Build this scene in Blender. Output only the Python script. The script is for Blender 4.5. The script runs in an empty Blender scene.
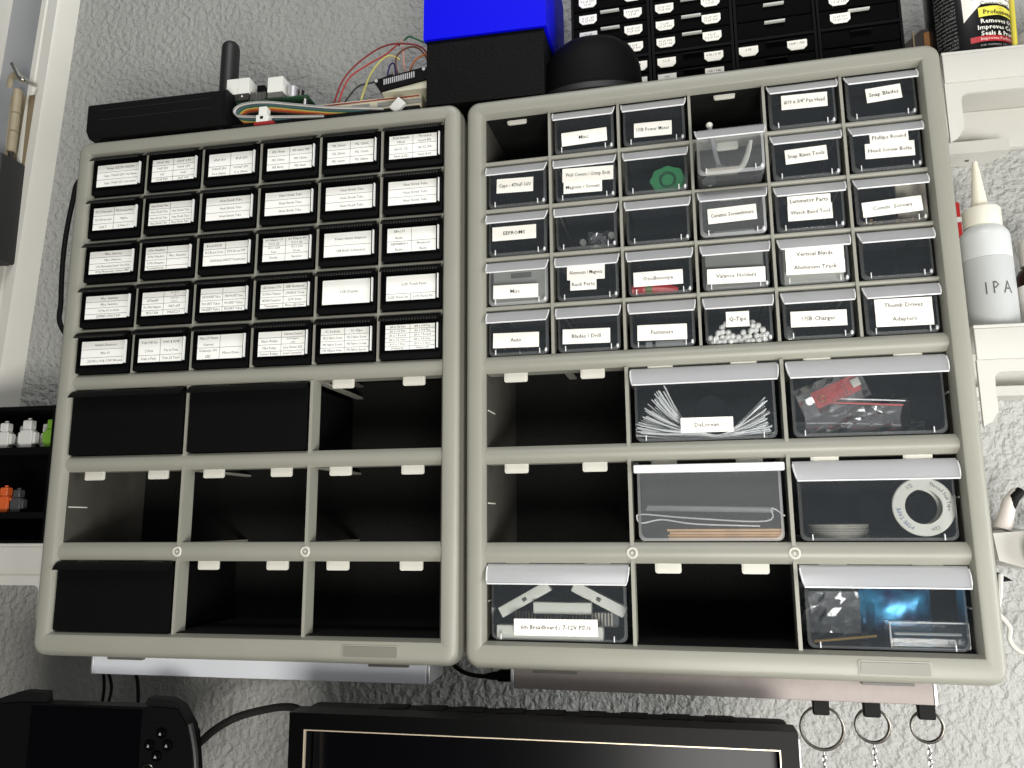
import bpy, bmesh, math, random
from mathutils import Vector, Matrix, Euler
from math import sin, cos, pi
random.seed(7)
S = bpy.context.scene
COL = S.collection
# ------------------------------------------------------------------ camera
CP = Vector((0.53872, -0.62968, 0.09656))
yaw, pitch, roll = 0.184481, 0.173324, -0.007423
rt = Vector((cos(yaw), sin(yaw), 0))
fw = Vector((-sin(yaw)*cos(pitch), cos(yaw)*cos(pitch), sin(pitch)))
up = rt.cross(fw)
r2 = cos(roll)*rt + sin(roll)*up
u2 = -sin(roll)*rt + cos(roll)*up
cd = bpy.data.cameras.new('camera'); cam = bpy.data.objects.new('camera', cd); COL.objects.link(cam)
M = Matrix.Identity(4)
for i in range(3):
    M[i][0] = r2[i]; M[i][1] = u2[i]; M[i][2] = -fw[i]; M[i][3] = CP[i]
cam.matrix_world = M
cd.sensor_width = 36.0; cd.lens = 781.744/1024*36.0; cd.clip_start = 0.01
S.camera = cam
# ------------------------------------------------------------------ world and lights
W = bpy.data.worlds.new('room_light'); S.world = W; W.use_nodes = True
W.node_tree.nodes['Background'].inputs[0].default_value = (0.98, 0.98, 1.0, 1)
W.node_tree.nodes['Background'].inputs[1].default_value = 0.10
def area(name, loc, target, size, power, color):
    d = bpy.data.lights.new(name, 'AREA'); d.shape = 'RECTANGLE'; d.size, d.size_y = size; d.energy = power; d.color = color
    o = bpy.data.objects.new(name, d); COL.objects.link(o); o.location = loc
    o.rotation_euler = (Vector(target) - Vector(loc)).to_track_quat('-Z', 'Y').to_euler()
    return o
area('window_light', (1.60, -0.56, -0.16), (0.72, 0.15, 0.1), (0.7, 0.7), 14, (0.98, 0.99, 1.0))
area('desk_light', (0.75, -1.10, -0.38), (0.42, 0.0, 0.2), (0.5, 0.35), 13.5, (1.0, 0.975, 0.93))
area('ceiling_light', (0.5, -1.1, 1.7), (0.4, 0.1, 0.3), (0.8, 0.6), 13, (0.98, 0.99, 1.0))
vs = S.view_settings
vs.view_transform = 'Standard'; vs.look = 'None'; vs.exposure = 0.1; vs.gamma = 1.0; vs.use_curve_mapping = False
# ------------------------------------------------------------------ materials
def lin(c):
    return tuple((x/255/12.92 if x/255 <= 0.04045 else ((x/255+0.055)/1.055)**2.4) for x in c)
def mat(name, rgb, rough=0.5, metal=0.0, var=0.0, vscale=40, bump=0.0, bscale=200, spec=0.5, coat=0.0):
    m = bpy.data.materials.new(name); m.use_nodes = True
    nt = m.node_tree; b = nt.nodes['Principled BSDF']
    c = lin(rgb)
    b.inputs['Base Color'].default_value = (*c, 1); b.inputs['Roughness'].default_value = rough
    b.inputs['Metallic'].default_value = metal; b.inputs['Specular IOR Level'].default_value = spec
    if coat: b.inputs['Coat Weight'].default_value = coat
    if var or bump:
        tc = nt.nodes.new('ShaderNodeTexCoord')
    if var:
        n = nt.nodes.new('ShaderNodeTexNoise'); n.inputs['Scale'].default_value = vscale; n.inputs['Detail'].default_value = 4
        r = nt.nodes.new('ShaderNodeValToRGB')
        r.color_ramp.elements[0].position = .3; r.color_ramp.elements[1].position = .7
        r.color_ramp.elements[0].color = (*[x*(1-var) for x in c], 1); r.color_ramp.elements[1].color = (*[min(1, x*(1+var)) for x in c], 1)
        nt.links.new(tc.outputs['Object'], n.inputs['Vector']); nt.links.new(n.outputs['Fac'], r.inputs[0]); nt.links.new(r.outputs[0], b.inputs['Base Color'])
    if bump:
        n2 = nt.nodes.new('ShaderNodeTexNoise'); n2.inputs['Scale'].default_value = bscale; n2.inputs['Detail'].default_value = 3
        bp = nt.nodes.new('ShaderNodeBump'); bp.inputs['Strength'].default_value = bump; bp.inputs['Distance'].default_value = .002
        nt.links.new(tc.outputs['Object'], n2.inputs['Vector']); nt.links.new(n2.outputs['Fac'], bp.inputs['Height']); nt.links.new(bp.outputs[0], b.inputs['Normal'])
    return m
def clear(name, tint, haze, hazecol, rough=0.08, refl=1.0, share=.35):
    """thin clear plastic sheet: see-through, a little milky, glossy"""
    m = bpy.data.materials.new(name); m.use_nodes = True; nt = m.node_tree
    for n in list(nt.nodes): nt.nodes.remove(n)
    N = nt.nodes.new; L = nt.links.new
    out = N('ShaderNodeOutputMaterial'); tr = N('ShaderNodeBsdfTransparent'); tr.inputs[0].default_value = (*tint, 1)
    df = N('ShaderNodeBsdfDiffuse'); df.inputs[0].default_value = (*hazecol, 1)
    tl = N('ShaderNodeBsdfTranslucent'); tl.inputs[0].default_value = (*hazecol, 1)
    mh = N('ShaderNodeMixShader'); mh.inputs[0].default_value = share; L(df.outputs[0], mh.inputs[1]); L(tl.outputs[0], mh.inputs[2])
    m1 = N('ShaderNodeMixShader'); m1.inputs[0].default_value = haze; L(tr.outputs[0], m1.inputs[1]); L(mh.outputs[0], m1.inputs[2])
    gl = N('ShaderNodeBsdfGlossy'); gl.inputs['Roughness'].default_value = rough
    fr = N('ShaderNodeFresnel'); fr.inputs[0].default_value = 1.45
    mu = N('ShaderNodeMath'); mu.operation = 'MULTIPLY'; mu.inputs[1].default_value = refl; L(fr.outputs[0], mu.inputs[0])
    m2 = N('ShaderNodeMixShader'); L(mu.outputs[0], m2.inputs[0]); L(m1.outputs[0], m2.inputs[1]); L(gl.outputs[0], m2.inputs[2])
    L(m2.outputs[0], out.inputs[0])
    return m
def wall_mat():
    m = bpy.data.materials.new('textured_plaster'); m.use_nodes = True; nt = m.node_tree; b = nt.nodes['Principled BSDF']
    N = nt.nodes.new; L = nt.links.new
    b.inputs['Base Color'].default_value = (*lin((172, 172, 167)), 1); b.inputs['Roughness'].default_value = .75
    tc = N('ShaderNodeTexCoord'); n = N('ShaderNodeTexNoise'); n.inputs['Scale'].default_value = 140; n.inputs['Detail'].default_value = 3; n.inputs['Roughness'].default_value = .5
    n.inputs['Distortion'].default_value = .15
    r = N('ShaderNodeValToRGB'); r.color_ramp.elements[0].position = .36; r.color_ramp.elements[1].position = .66
    bp = N('ShaderNodeBump'); bp.inputs['Strength'].default_value = .65; bp.inputs['Distance'].default_value = .0035
    L(tc.outputs['Object'], n.inputs['Vector']); L(n.outputs['Fac'], r.inputs[0]); L(r.outputs[0], bp.inputs['Height']); L(bp.outputs[0], b.inputs['Normal'])
    return m
P = {}
P['grey'] = mat('grey_cabinet_plastic', (146, 145, 133), .42, var=.03, vscale=18)
P['tab'] = mat('lit_grey_tab_plastic', (206, 204, 192), .5)  # lighter copy of the cabinet grey for parts facing the light
P['plate'] = mat('grey_plate_plastic', (122, 120, 110), .4)
P['back'] = mat('black_textured_backing', (21, 21, 20), .9, var=.4, vscale=500, bump=.6, bscale=500, spec=.15)
P['wall_shade'] = mat('dark_olive_shade', (62, 60, 52), .7, var=.1, vscale=60)  # dark colour standing in for shade on the inner side walls
P['black'] = mat('black_bin_plastic', (4, 4, 5), .6, spec=.15)
P['blackface'] = mat('black_matte_front', (4, 4, 4), .75, bump=.15, bscale=700, spec=.12)
P['paper'] = mat('white_label_paper', (247, 244, 233), .8, var=.015, vscale=60)
P['paper2'] = mat('pale_label_paper', (250, 250, 243), .8)
P['ink'] = mat('dark_ink', (26, 24, 24), .7)
P['ink2'] = mat('grey_print_ink', (84, 84, 82), .8)
P['line'] = mat('label_ruling_ink', (90, 90, 86), .8)
P['wall'] = wall_mat()
P['white'] = mat('white_plastic', (225, 224, 214), .45, var=.02, vscale=30)
P['trimw'] = mat('white_trim_paint', (226, 224, 214), .35, var=.02, vscale=15, bump=.1, bscale=60)
P['clear'] = clear('clear_bin_plastic', (.93, .95, .96), .040, (.70, .80, .88))
P['edge'] = clear('clear_bin_plastic_edge', (.85, .87, .88), .16, (.80, .84, .86), .15)  # extra haze stands in for reflections on the rounded corners
P['lip'] = clear('frosted_lip_plastic', (.95, .96, .97), .56, (.99, .99, 1.0), .2, 1.0, .3)
P['bead'] = clear('frosted_rim_plastic', (.9, .9, .9), .95, (.99, .99, .98), .2, 1.0, .2)
P['frost'] = clear('frosted_bin_plastic', (.88, .9, .91), .13, (.82, .86, .88), .2)
P['frostedge'] = clear('frosted_bin_plastic_edge', (.85, .87, .88), .45, (.92, .93, .93), .25)
P['steel'] = mat('bright_steel', (200, 198, 192), .25, 1.0)
P['dsteel'] = mat('dark_steel', (120, 116, 108), .3, 1.0)
P['alu'] = mat('silver_aluminium', (214, 212, 214), .38, .6)
P['alup'] = mat('rosy_aluminium', (146, 137, 132), .55, .2, var=.05, vscale=120)
P['gloss'] = mat('black_gloss_plastic', (3, 3, 3), .4, spec=.08)
P['screen'] = mat('dark_screen_glass', (2, 2, 4), .25, spec=.12)
P['rubber'] = mat('black_rubber', (9, 9, 9), .65, spec=.2)
# ------------------------------------------------------------------ mesh builder
class MB:
    def __init__(s): s.v = []; s.f = []; s.m = []
    def add(s, v, f, m=0):
        o = len(s.v); s.v += [tuple(p) for p in v]; s.f += [tuple(i+o for i in q) for q in f]; s.m += [m]*len(f); return s
    def box(s, x0, x1, y0, y1, z0, z1, m=0):
        v = [(x0,y0,z0),(x1,y0,z0),(x1,y1,z0),(x0,y1,z0),(x0,y0,z1),(x1,y0,z1),(x1,y1,z1),(x0,y1,z1)]
        return s.add(v, [(0,3,2,1),(4,5,6,7),(0,1,5,4),(1,2,6,5),(2,3,7,6),(3,0,4,7)], m)
    def rbox(s, x0, x1, y0, y1, z0, z1, b=.002, m=0):
        """box with all edges chamfered, built as stacked rings along z"""
        b = min(b, (x1-x0)/2.01, (y1-y0)/2.01, (z1-z0)/2.01)
        def ring(i, z, k):
            c = b if k else b*1.0
            X0, X1, Y0, Y1 = x0+i, x1-i, y0+i, y1-i
            c = b*.6
            return [(X0+c,Y0,z),(X1-c,Y0,z),(X1,Y0+c,z),(X1,Y1-c,z),(X1-c,Y1,z),(X0+c,Y1,z),(X0,Y1-c,z),(X0,Y0+c,z)]
        return s.rings([ring(b*.7, z0, 1), ring(b*.2, z0+b*.35, 0), ring(0, z0+b, 0), ring(0, z1-b, 0), ring(b*.2, z1-b*.35, 0), ring(b*.7, z1, 1)], m)
    def rings(s, R, m=0, cap=True, close=False):
        n = len(R[0]); v = [p for r in R for p in r]; f = []
        k = len(R)
        for a in range(k if close else k-1):
            b2 = (a+1) % k
            for i in range(n):
                j = (i+1) % n; f.append((a*n+i, a*n+j, b2*n+j, b2*n+i))
        if cap and not close:
            f.append(tuple(range(n-1, -1, -1))); f.append(tuple((k-1)*n+i for i in range(n)))
        return s.add(v, f, m)
    def prism(s, poly, a0, a1, axis='y', m=0):
        """poly in the two other axes, extruded along axis"""
        def P3(p, a):
            return {'y': (p[0], a, p[1]), 'x': (a, p[0], p[1]), 'z': (p[0], p[1], a)}[axis]
        return s.rings([[P3(p, a0) for p in poly], [P3(p, a1) for p in poly]], m)
    def tube(s, path, r, n=8, m=0, closed=False, flat=1.0):
        P_ = [Vector(p) for p in path]; k = len(P_); R = []
        nrm = None
        for i, p in enumerate(P_):
            if closed: t = P_[(i+1) % k] - P_[i-1]
            else: t = P_[min(i+1, k-1)] - P_[max(i-1, 0)]
            t.normalize()
            if nrm is None:
                nrm = t.orthogonal().normalized() if flat == 1.0 else (Vector((0,1,0)) - t*t.y).normalized()
            nrm = (nrm - t*nrm.dot(t)).normalized(); bn = t.cross(nrm)
            rr = r[i] if isinstance(r, (list, tuple)) else r
            R.append([tuple(p + nrm*cos(2*pi*j/n)*rr*flat + bn*sin(2*pi*j/n)*rr) for j in range(n)])
        return s.rings(R, m, close=closed)
    def cyl(s, p0, p1, r0, r1=None, n=16, m=0):
        r1 = r0 if r1 is None else r1
        return s.tube([p0, p1], [r0, r1], n, m)
    def lathe(s, prof, c=(0,0,0), n=24, m=0, axis='z'):
        R = []
        for r, z in prof:
            ring = []
            for j in range(n):
                a = 2*pi*j/n; x, y = r*cos(a), r*sin(a)
                p = {'z': (x, y, z), 'y': (x, z, -y), 'x': (z, x, y)}[axis]
                ring.append((c[0]+p[0], c[1]+p[1], c[2]+p[2]))
            R.append(ring)
        return s.rings(R, m)
    def sphere(s, c, r, n=10, k=6, m=0, sx=1, sy=1, sz=1):
        R = []
        for i in range(k+1):
            a = -pi/2 + pi*i/k; q = max(cos(a), .02)
            R.append([(c[0]+r*q*cos(2*pi*j/n)*sx, c[1]+r*q*sin(2*pi*j/n)*sy, c[2]+r*sin(a)*sz) for j in range(n)])
        return s.rings(R, m)
    def torus(s, c, R0, r, n=32, k=8, axis='y', m=0, tilt=0):
        path = []
        for i in range(n):
            a = 2*pi*i/n; x, z = R0*cos(a), R0*sin(a)
            p = {'y': (x*cos(tilt), x*sin(tilt), z), 'z': (x, z, 0), 'x': (0, x, z)}[axis]
            path.append((c[0]+p[0], c[1]+p[1], c[2]+p[2]))
        return s.tube(path, r, k, m, closed=True)
    def rot(s, ang, c=(0,0), start=0):
        """rotate vertices from index start about the y axis through (x, z)"""
        ca, sa = cos(ang), sin(ang)
        for i in range(start, len(s.v)):
            x, y, z = s.v[i]; dx, dz = x-c[0], z-c[1]
            s.v[i] = (c[0]+ca*dx-sa*dz, y, c[1]+sa*dx+ca*dz)
        return s
    def mesh(s, name, mats, smooth=35):
        me = bpy.data.meshes.new(name); me.from_pydata(s.v, [], s.f)
        for m in (mats if isinstance(mats, (list, tuple)) else [mats]): me.materials.append(m)
        me.polygons.foreach_set('material_index', s.m)
        bm = bmesh.new(); bm.from_mesh(me); bmesh.ops.recalc_face_normals(bm, faces=bm.faces); bm.to_mesh(me); bm.free()
        if smooth:
            me.polygons.foreach_set('use_smooth', [True]*len(me.polygons)); me.set_sharp_from_angle(angle=math.radians(smooth))
        me.update(); return me
    def obj(s, name, mats, parent=None, smooth=35, loc=None, rz=0):
        return link(name, s.mesh(name, mats, smooth), parent, loc, rz)
def link(name, me, parent=None, loc=None, rz=0):
    o = bpy.data.objects.new(name, me); COL.objects.link(o)
    if parent: o.parent = parent
    if loc is not None: o.location = loc
    if rz: o.rotation_euler = (0, 0, rz)
    return o
def tag(o, label, cat, group=None):
    o['label'] = label; o['category'] = cat
    if group: o['group'] = group
    return o
def thing(name, label, cat, loc=(0,0,0), rz=0, group=None):
    o = bpy.data.objects.new(name, None); COL.objects.link(o); o.empty_display_size = .01
    o.location = loc; o.rotation_euler = (0, 0, rz)
    return tag(o, label, cat, group)
def struct(o): o['kind'] = 'structure'; return o
def arc(c, r, a0, a1, n):
    return [(c[0]+r*cos(a0+(a1-a0)*i/n), c[1]+r*sin(a0+(a1-a0)*i/n)) for i in range(n+1)]
def rrect(x0, x1, z0, z1, r, n=4):
    r = max(r, 1e-5)
    return arc((x1-r, z1-r), r, 0, pi/2, n) + arc((x0+r, z1-r), r, pi/2, pi, n) + arc((x0+r, z0+r), r, pi, 1.5*pi, n) + arc((x1-r, z0+r), r, 1.5*pi, 2*pi, n)
def spline(pts, n=8):
    P_ = [Vector(p) for p in pts]; out = []
    for i in range(len(P_)-1):
        p0 = P_[max(i-1, 0)]; p1 = P_[i]; p2 = P_[i+1]; p3 = P_[min(i+2, len(P_)-1)]
        for j in range(n):
            t = j/n
            out.append(tuple(.5*((2*p1)+(p2-p0)*t+(2*p0-5*p1+4*p2-p3)*t*t+(3*p1-p0-3*p2+p3)*t**3)))
    out.append(tuple(P_[-1])); return out
# ------------------------------------------------------------------ lettering: every string becomes flat mesh outlines once
_T = {}
def prepare(strings, bold=0.0):
    tmp = []
    for t in sorted(set(strings)):
        if (t, bold) in _T: continue
        c = bpy.data.curves.new('t', 'FONT'); c.body = t; c.align_x = 'CENTER'; c.align_y = 'CENTER'; c.resolution_u = 1; c.size = 1.0; c.offset = bold
        o = bpy.data.objects.new('t', c); COL.objects.link(o); tmp.append((t, o, c))
    dg = bpy.context.evaluated_depsgraph_get(); dg.update()
    for t, o, c in tmp:
        me = bpy.data.meshes.new_from_object(o.evaluated_get(dg))
        v = [(p.co.x, p.co.y) for p in me.vertices]; f = [tuple(p.vertices) for p in me.polygons]
        if v:
            xs = [p[0] for p in v]; ys = [p[1] for p in v]
            cx = (min(xs)+max(xs))/2
            v = [(x-cx, y) for x, y in v]; w = max(xs)-min(xs)
        else: w = .01
        _T[(t, bold)] = (v, f, w)
        bpy.data.objects.remove(o); bpy.data.curves.remove(c); bpy.data.meshes.remove(me)
def text(mb, t, x, z, y, size, bold=0.0, maxw=None, ang=0.0, fn=None, m=0, squeeze=1.0):
    v, f, w = _T[(t, bold)]
    sx = size*squeeze
    if maxw and w*sx > maxw: sx = maxw/w
    ca, sa = cos(ang), sin(ang)
    V = []
    for a, b in v:
        a *= sx; b *= size
        p = (x+ca*a-sa*b, y, z+sa*a+ca*b)
        V.append(fn(p) if fn else p)
    mb.add(V, f, m)
# ------------------------------------------------------------------ frames of the two cabinets
DX, DZ, YW = 0.394454, -0.00086, -0.040853
def LW(x, e, z): return (x, e, z)
def RWd(x, e, z): return (DX + x*cos(YW) - e*sin(YW), x*sin(YW) + e*cos(YW), DZ + z)
W0, H0 = .362, .4554
FL = [.4117, .3674, .3231, .2788, .2345]          # floors of the small rows, top row first
FLL = [.1580, .0800, .0030]                       # floors of the large rows
CX = [.001 + .06*(c+.5) for c in range(6)]
CXL = [.001 + .12*(c+.5) for c in range(3)]

# ================================================================== SETTING
struct(MB().add([(-1.6,.157,-1.0),(2.6,.157,-1.0),(2.6,.157,1.6),(-1.6,.157,1.6)], [(0,1,2,3)]).obj('wall_back', P['wall']))
desk = MB().rbox(-.7, 1.5, -.45, .15, -.43, -.40, .004).obj('desk_top', mat('dark_desk_laminate', (70, 64, 58), .5, var=.1, vscale=8))
tag(desk, 'dark desk top below the frame under the screen', 'desk')

# door casing, slab and hinge at the upper left
def slant(x0, x1, y0, y1, dx=.0285):
    """vertical member that leans like the casing: x given at z=.754, shifted by -dx at z=.21"""
    def sx(z): return -dx*(.754-z)/.544
    b = MB()
    zz = [-.5, 1.2]
    return b.rings([[(x0+sx(z),y0,z),(x1+sx(z),y0,z),(x1+sx(z)+ (.009 if y1>y0 else 0),y1,z),(x0+sx(z),y1,z)] for z in zz])
def casing():
    b = MB(); prof = [(-.208,.158),(-.208,.139),(-.205,.136),(-.1985,.136),(-.197,.1375),(-.1935,.1375),(-.192,.1358),(-.181,.1352),(-.1775,.138),(-.168,.158)]
    b.rings([[(x-.028*(.75-z)/.51, y, z) for x, y in prof] for z in (-.5, .3, 1.2)])
    return b
struct(casing().obj('trim_1', P['trimw']))
dr = MB(); dr.add([(-.60,.150,-.5),(-.236+.028*0-.07,.150,-.5),(-.207+.025,.150,1.2),(-.60,.150,1.2)], [(0,1,2,3)])
door = MB(); door.box(-.75, -.205, .149, .156, -.5, 1.2)
dd = struct(door.obj('door_1', mat('shaded_door_paint', (150, 152, 154), .5, var=.03, vscale=10)))  # the slab's shadow is mixed into this bluish grey
ed = MB(); ed.rings([[(x-.028*(.75-z)/.51, y, z) for x, y in ((-.33,.150),(-.33,.118),(-.262,.118),(-.262,.150))] for z in (.655, 1.2)])
ed.obj('door_stile', P['trimw'], dd)

hg = thing('door_hinge', 'beige painted door hinge with steel hook rod beside white casing', 'hinge', (-.2150,.12,.531))
HB = mat('beige_hinge_paint', (176, 164, 136), .45, var=.06, vscale=60)
MB().box(-.022, -.004, .018, .029, -.005, .092).obj('leaf', HB, hg)
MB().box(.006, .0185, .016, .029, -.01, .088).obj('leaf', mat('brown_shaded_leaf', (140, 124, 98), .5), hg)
for z0, z1 in ((.008,.034),(.0345,.058),(.0585,.090)):
    MB().lathe([(.0042,z0),(.0052,z0+.0012),(.0052,z1-.0012),(.0042,z1)], (.0005,.005,0), 16).obj('knuckle', HB, hg)
MB().lathe([(.003,.0),(.0035,.001),(.0035,.009)], (.0005,.005,0), 12).obj('hinge_pin', P['dsteel'], hg)
MB().tube(spline([(-.012,.004,.094),(-.006,.0,.104),(.004,-.002,.104),(.013,-.003,.097)],6), .0042, 10, flat=.6).obj('stop_arm', HB, hg)
MB().tube(spline([(.001,-.008,.117),(.006,-.008,.109),(.013,-.007,.098),(.0165,-.004,.0955),(.0185,.012,.0975)],6), .0025, 10).obj('hook_rod', P['steel'], hg)
dk = MB(); dk.rbox(-.29, -.2035, .10, .148, .40, .527, .003)
tag(dk.obj('dark_panel_cover', mat('dark_grey_cover', (48, 48, 48), .6)), 'dark grey cover hanging under the door hinge', 'cover')

# ================================================================== CABINETS
def frame_mb():
    b = MB()
    prof = [(-.003,.148),(-.003,.0065),(-.0006,.0008),(.001,0),(.0088,0),(.0106,.0007),(.0122,.0030),(.0129,.0065),(.0129,.010),(.0138,.0115),(.014,.016),(.014,.150)]
    R = []
    for o, e in prof:
        r = max(.0004, (o-.001)*.95) if o > 0 else .0004
        R.append([(p[0], e, p[1]) for p in rrect(-o*(1.04 if o > 0 else 1), W0+o*(1.04 if o > 0 else 1), -o*(1.36 if o > 0 else 1), H0+o, r, 6)])
    b.rings(R, 0, cap=False)
    return b
def rail_mb(z0, z1, bulge):
    h = z1-z0; pr = []
    n = 8
    for i in range(n+1):
        t = i/n; pr.append((.0075-bulge*sin(pi*t)**.8 if 0 < i < n else .0075, z0+h*t))
    pr += [(.022, z1), (.022, z0)]
    return MB().prism(pr, -.003, W0+.003, 'x')
def tab_mb(w, h):
    b = MB(); pl = [( -w/2, 0)] + arc((-w/2+.0018, -h+.0018), .0018, pi, 1.5*pi, 4) + arc((w/2-.0018, -h+.0018), .0018, 1.5*pi, 2*pi, 4) + [(w/2, 0)]
    b.prism(pl, .0, .0016)
    inner = [(x*.86, z*.86) for x, z in pl]
    b.prism(inner, -.0004, .0002)
    return b
def make_cabinet(label):
    t = thing('drawer_cabinet', label, 'cabinet', (0,0,0), 0, 'grey drawer cabinets on the wall')
    frame_mb().obj('frame', P['grey'], t)
    MB().box(-.004, W0+.004, .118, .122, -.004, H0+.004).obj('back_panel', P['back'], t)
    MB().box(-.012, W0+.012, .146, .1505, -.012, H0+.012).obj('rear_cover', P['black'], t)
    for bx in ((.0031,.0036,.0038,H0-.0038),(W0-.0036,W0-.0031,.0038,H0-.0038)): MB().box(bx[0],bx[1],.0080,.1178,bx[2],bx[3]).obj('side_shade_panel', P['wall_shade'], t)  # added dark panels that imitate shade on the side walls
    for z in (.0031, H0-.0037): MB().box(.0037, W0-.0037, .0080, .1178, z, z+.0006).obj('floor_ceiling_shade', P['back'], t)  # dark sheets added as shade over the floor and ceiling
    for f in FL[:-1]: rail_mb(f-.0035, f, .0012).obj('shelf_rail', P['grey'], t)
    for z0, z1 in ((.2203,.2345),(.1437,.1580),(.0640,.0800)): rail_mb(z0, z1, .0042).obj('shelf_rail', P['grey'], t)
    dm = MB().box(-.00115, .00115, .0055, .021, .2345, H0+.002).mesh('divider', P['grey'])
    for c in range(1, 6): link('divider', dm, t, (.001+.06*c, 0, 0))
    dl = MB().box(-.0014, .0014, .0050, .021, -.002, .2203).mesh('divider', P['grey'])
    for c in (1, 2): link('divider', dl, t, (.001+.12*c, 0, 0))
    ts = tab_mb(.0175, .0068).mesh('drawer_tab', P['tab']); tl = tab_mb(.0200, .0078).mesh('drawer_tab', P['tab'])
    for f in FL:
        for x in CX: link('drawer_tab', ts, t, (x-.0005, .012, f+.0411+(.0020 if f == FL[0] else 0)))
    for z in (.2205, .1439, .0642):
        for x in CXL:
            for d in (-.0325, .0325): link('drawer_tab', tl, t, (x+d-.0005, .010, z))
    gs = MB().box(-.0035, .0035, .021, .1185, -.0022, -.0002).mesh('guide_rail', P['grey'])
    for f in FL:
        for c in range(1, 6): link('guide_rail', gs, t, (.001+.06*c, 0, f))
    for z in (.2222, .1455, .0660, .1580, .0800, .2345):
        for c in (1, 2): link('guide_rail', gs, t, (.001+.12*c, 0, z))
    sr = MB().prism([(0,0),(.0010,.0),(.0010,.0010),(0,.0014)], .010, .034).mesh('side_rib', P['tab'])
    for z in (.189, .1115, .033):
        link('side_rib', sr, t, (.003, 0, z)); link('side_rib', sr, t, (W0-.0040, 0, z))
    sc = MB().lathe([(.0048,.0035),(.0046,.0008),(.0038,.0),(.0030,.0001),(.0026,.0012),(.0024,.0012),(.0012,.0012),(.0008,.0004),(.0002,.0004)], (0,0,0), 16, axis='y').mesh('screw', P['tab'])
    for x in (.121, .241): link('screw', sc, t, (x, .0028, .0722))
    b = MB(); b.prism(rrect(.2785,.3266,-.0126,-.0020,.0016,3), -.0006, .002); b.prism(rrect(.2798,.3253,-.0114,-.0032,.001,3), -.0012, .001, m=1)
    b.obj('name_plate', [P['grey'], P['plate']], t)
    return t
cabL = make_cabinet('left grey plastic drawer cabinet holding thirty small black bins')
def copy_tree(o, parent=None):
    c = o.copy(); COL.objects.link(c)
    if parent: c.parent = parent
    for ch in list(o.children): copy_tree(ch, c)
    return c
cabR = copy_tree(cabL)
cabR['label'] = 'right grey plastic drawer cabinet holding mostly clear labelled bins'
cabR.location = RWd(0,0,0); cabR.rotation_euler = (0,0,YW)

# ================================================================== BLACK SMALL BINS (left cabinet)
def lip_rings(wt, wb, h, fwd, top_e, z1, th=.0012, n=6):
    """awning shaped lip: hinged at the top of the front, leaning forward and down, corners rounded"""
    def face(off):
        pts = []
        prof = [(0.0,0.0),(.15,.25),(.45,.55),(.8,.85),(1.0,1.0)]
        return [(top_e - fwd*a + off*.6, z1 - h*d, d) for d, a in prof]
    A = []
    for off in (0, th):
        for e, z, d in face(off):
            w = wt + (wb-wt)*max(0, (d-.25)/.75)**1.6
            A.append((e, z, w))
    return A
def lip_mb(wt, wb, h, fwd, top_e, z1, th=.0012):
    b = MB(); A = lip_rings(wt, wb, h, fwd, top_e, z1, th); k = len(A)//2
    v = []; f = []
    for e, z, w in A: v += [(-w/2, e, z), (w/2, e, z)]
    for i in range(k-1):
        f.append((2*i, 2*i+1, 2*i+3, 2*i+2)); j = k+i
        f.append((2*j+2, 2*j+3, 2*j+1, 2*j))
        f.append((2*i+2, 2*j+2, 2*j, 2*i)); f.append((2*i+1, 2*j+1, 2*j+3, 2*i+3))
    f.append((0, 2*k, 2*k+1, 1)); f.append((2*k-2, 2*k-1, 4*k-1, 4*k-2))
    b.add(v, f)
    return b
BW = .0555
def black_body(w, h, d):
    b = MB()
    fr = rrect(-w/2, w/2, .0008, h, .002, 3)
    b.prism(fr, .0035, .0058)                                # front
    b.box(-w/2+.001, -w/2+.0025, .0058, d, .001, h-.002); b.box(w/2-.0025, w/2-.001, .0058, d, .001, h-.002)
    b.box(-w/2+.001, w/2-.001, .0058, d, .001, .0025); b.box(-w/2+.001, w/2-.001, d, d+.0015, .001, h-.002)
    return b
ME_BB = black_body(.0552, .0380, .108).mesh('bin_body', P['black'])
ME_BL = lip_mb(.0556, .0540, .0065, .0075, .0035, .0402).mesh('lip', P['black'])
rg = MB()
for i in range(20):
    x = -.0245+.049*i/19; rg.box(x-.00045, x+.00045, -.0048, -.0036, .0334, .0350)
ME_RG = rg.mesh('ridge_strip', mat('black_ridge_plastic', (46, 46, 44), .35), 0)
LWd, LH = .0448, .0226
bz = MB(); zc = .0198
for (x0, x1, z0, z1) in ((-.0265,.0265,zc+LH/2,zc+LH/2+.0022),(-.0265,.0265,zc-LH/2-.0022,zc-LH/2),(-.0265,-LWd/2-.0002,zc-LH/2,zc+LH/2),(LWd/2+.0002,.0262,zc-LH/2,zc+LH/2)):
    bz.box(x0, x1, .0026, .0036, z0, z1)
ME_BZ = bz.mesh('label_bezel', P['gloss'])
ME_LB = MB().box(-LWd/2, LWd/2, .0030, .0036, zc-LH/2, zc+LH/2).mesh('label', P['paper2'])
ME_CE = MB().box(LWd/2+.0021, LWd/2+.0031, .0002, .0025, zc-LH/2+.0005, zc+LH/2-.0003).mesh('label_cover_edge', mat('cover_edge_highlight', (240, 240, 236), .4))  # opaque white stands for the highlight on the clear cover edge
HS = ['Heat Shrink Tube']
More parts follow.
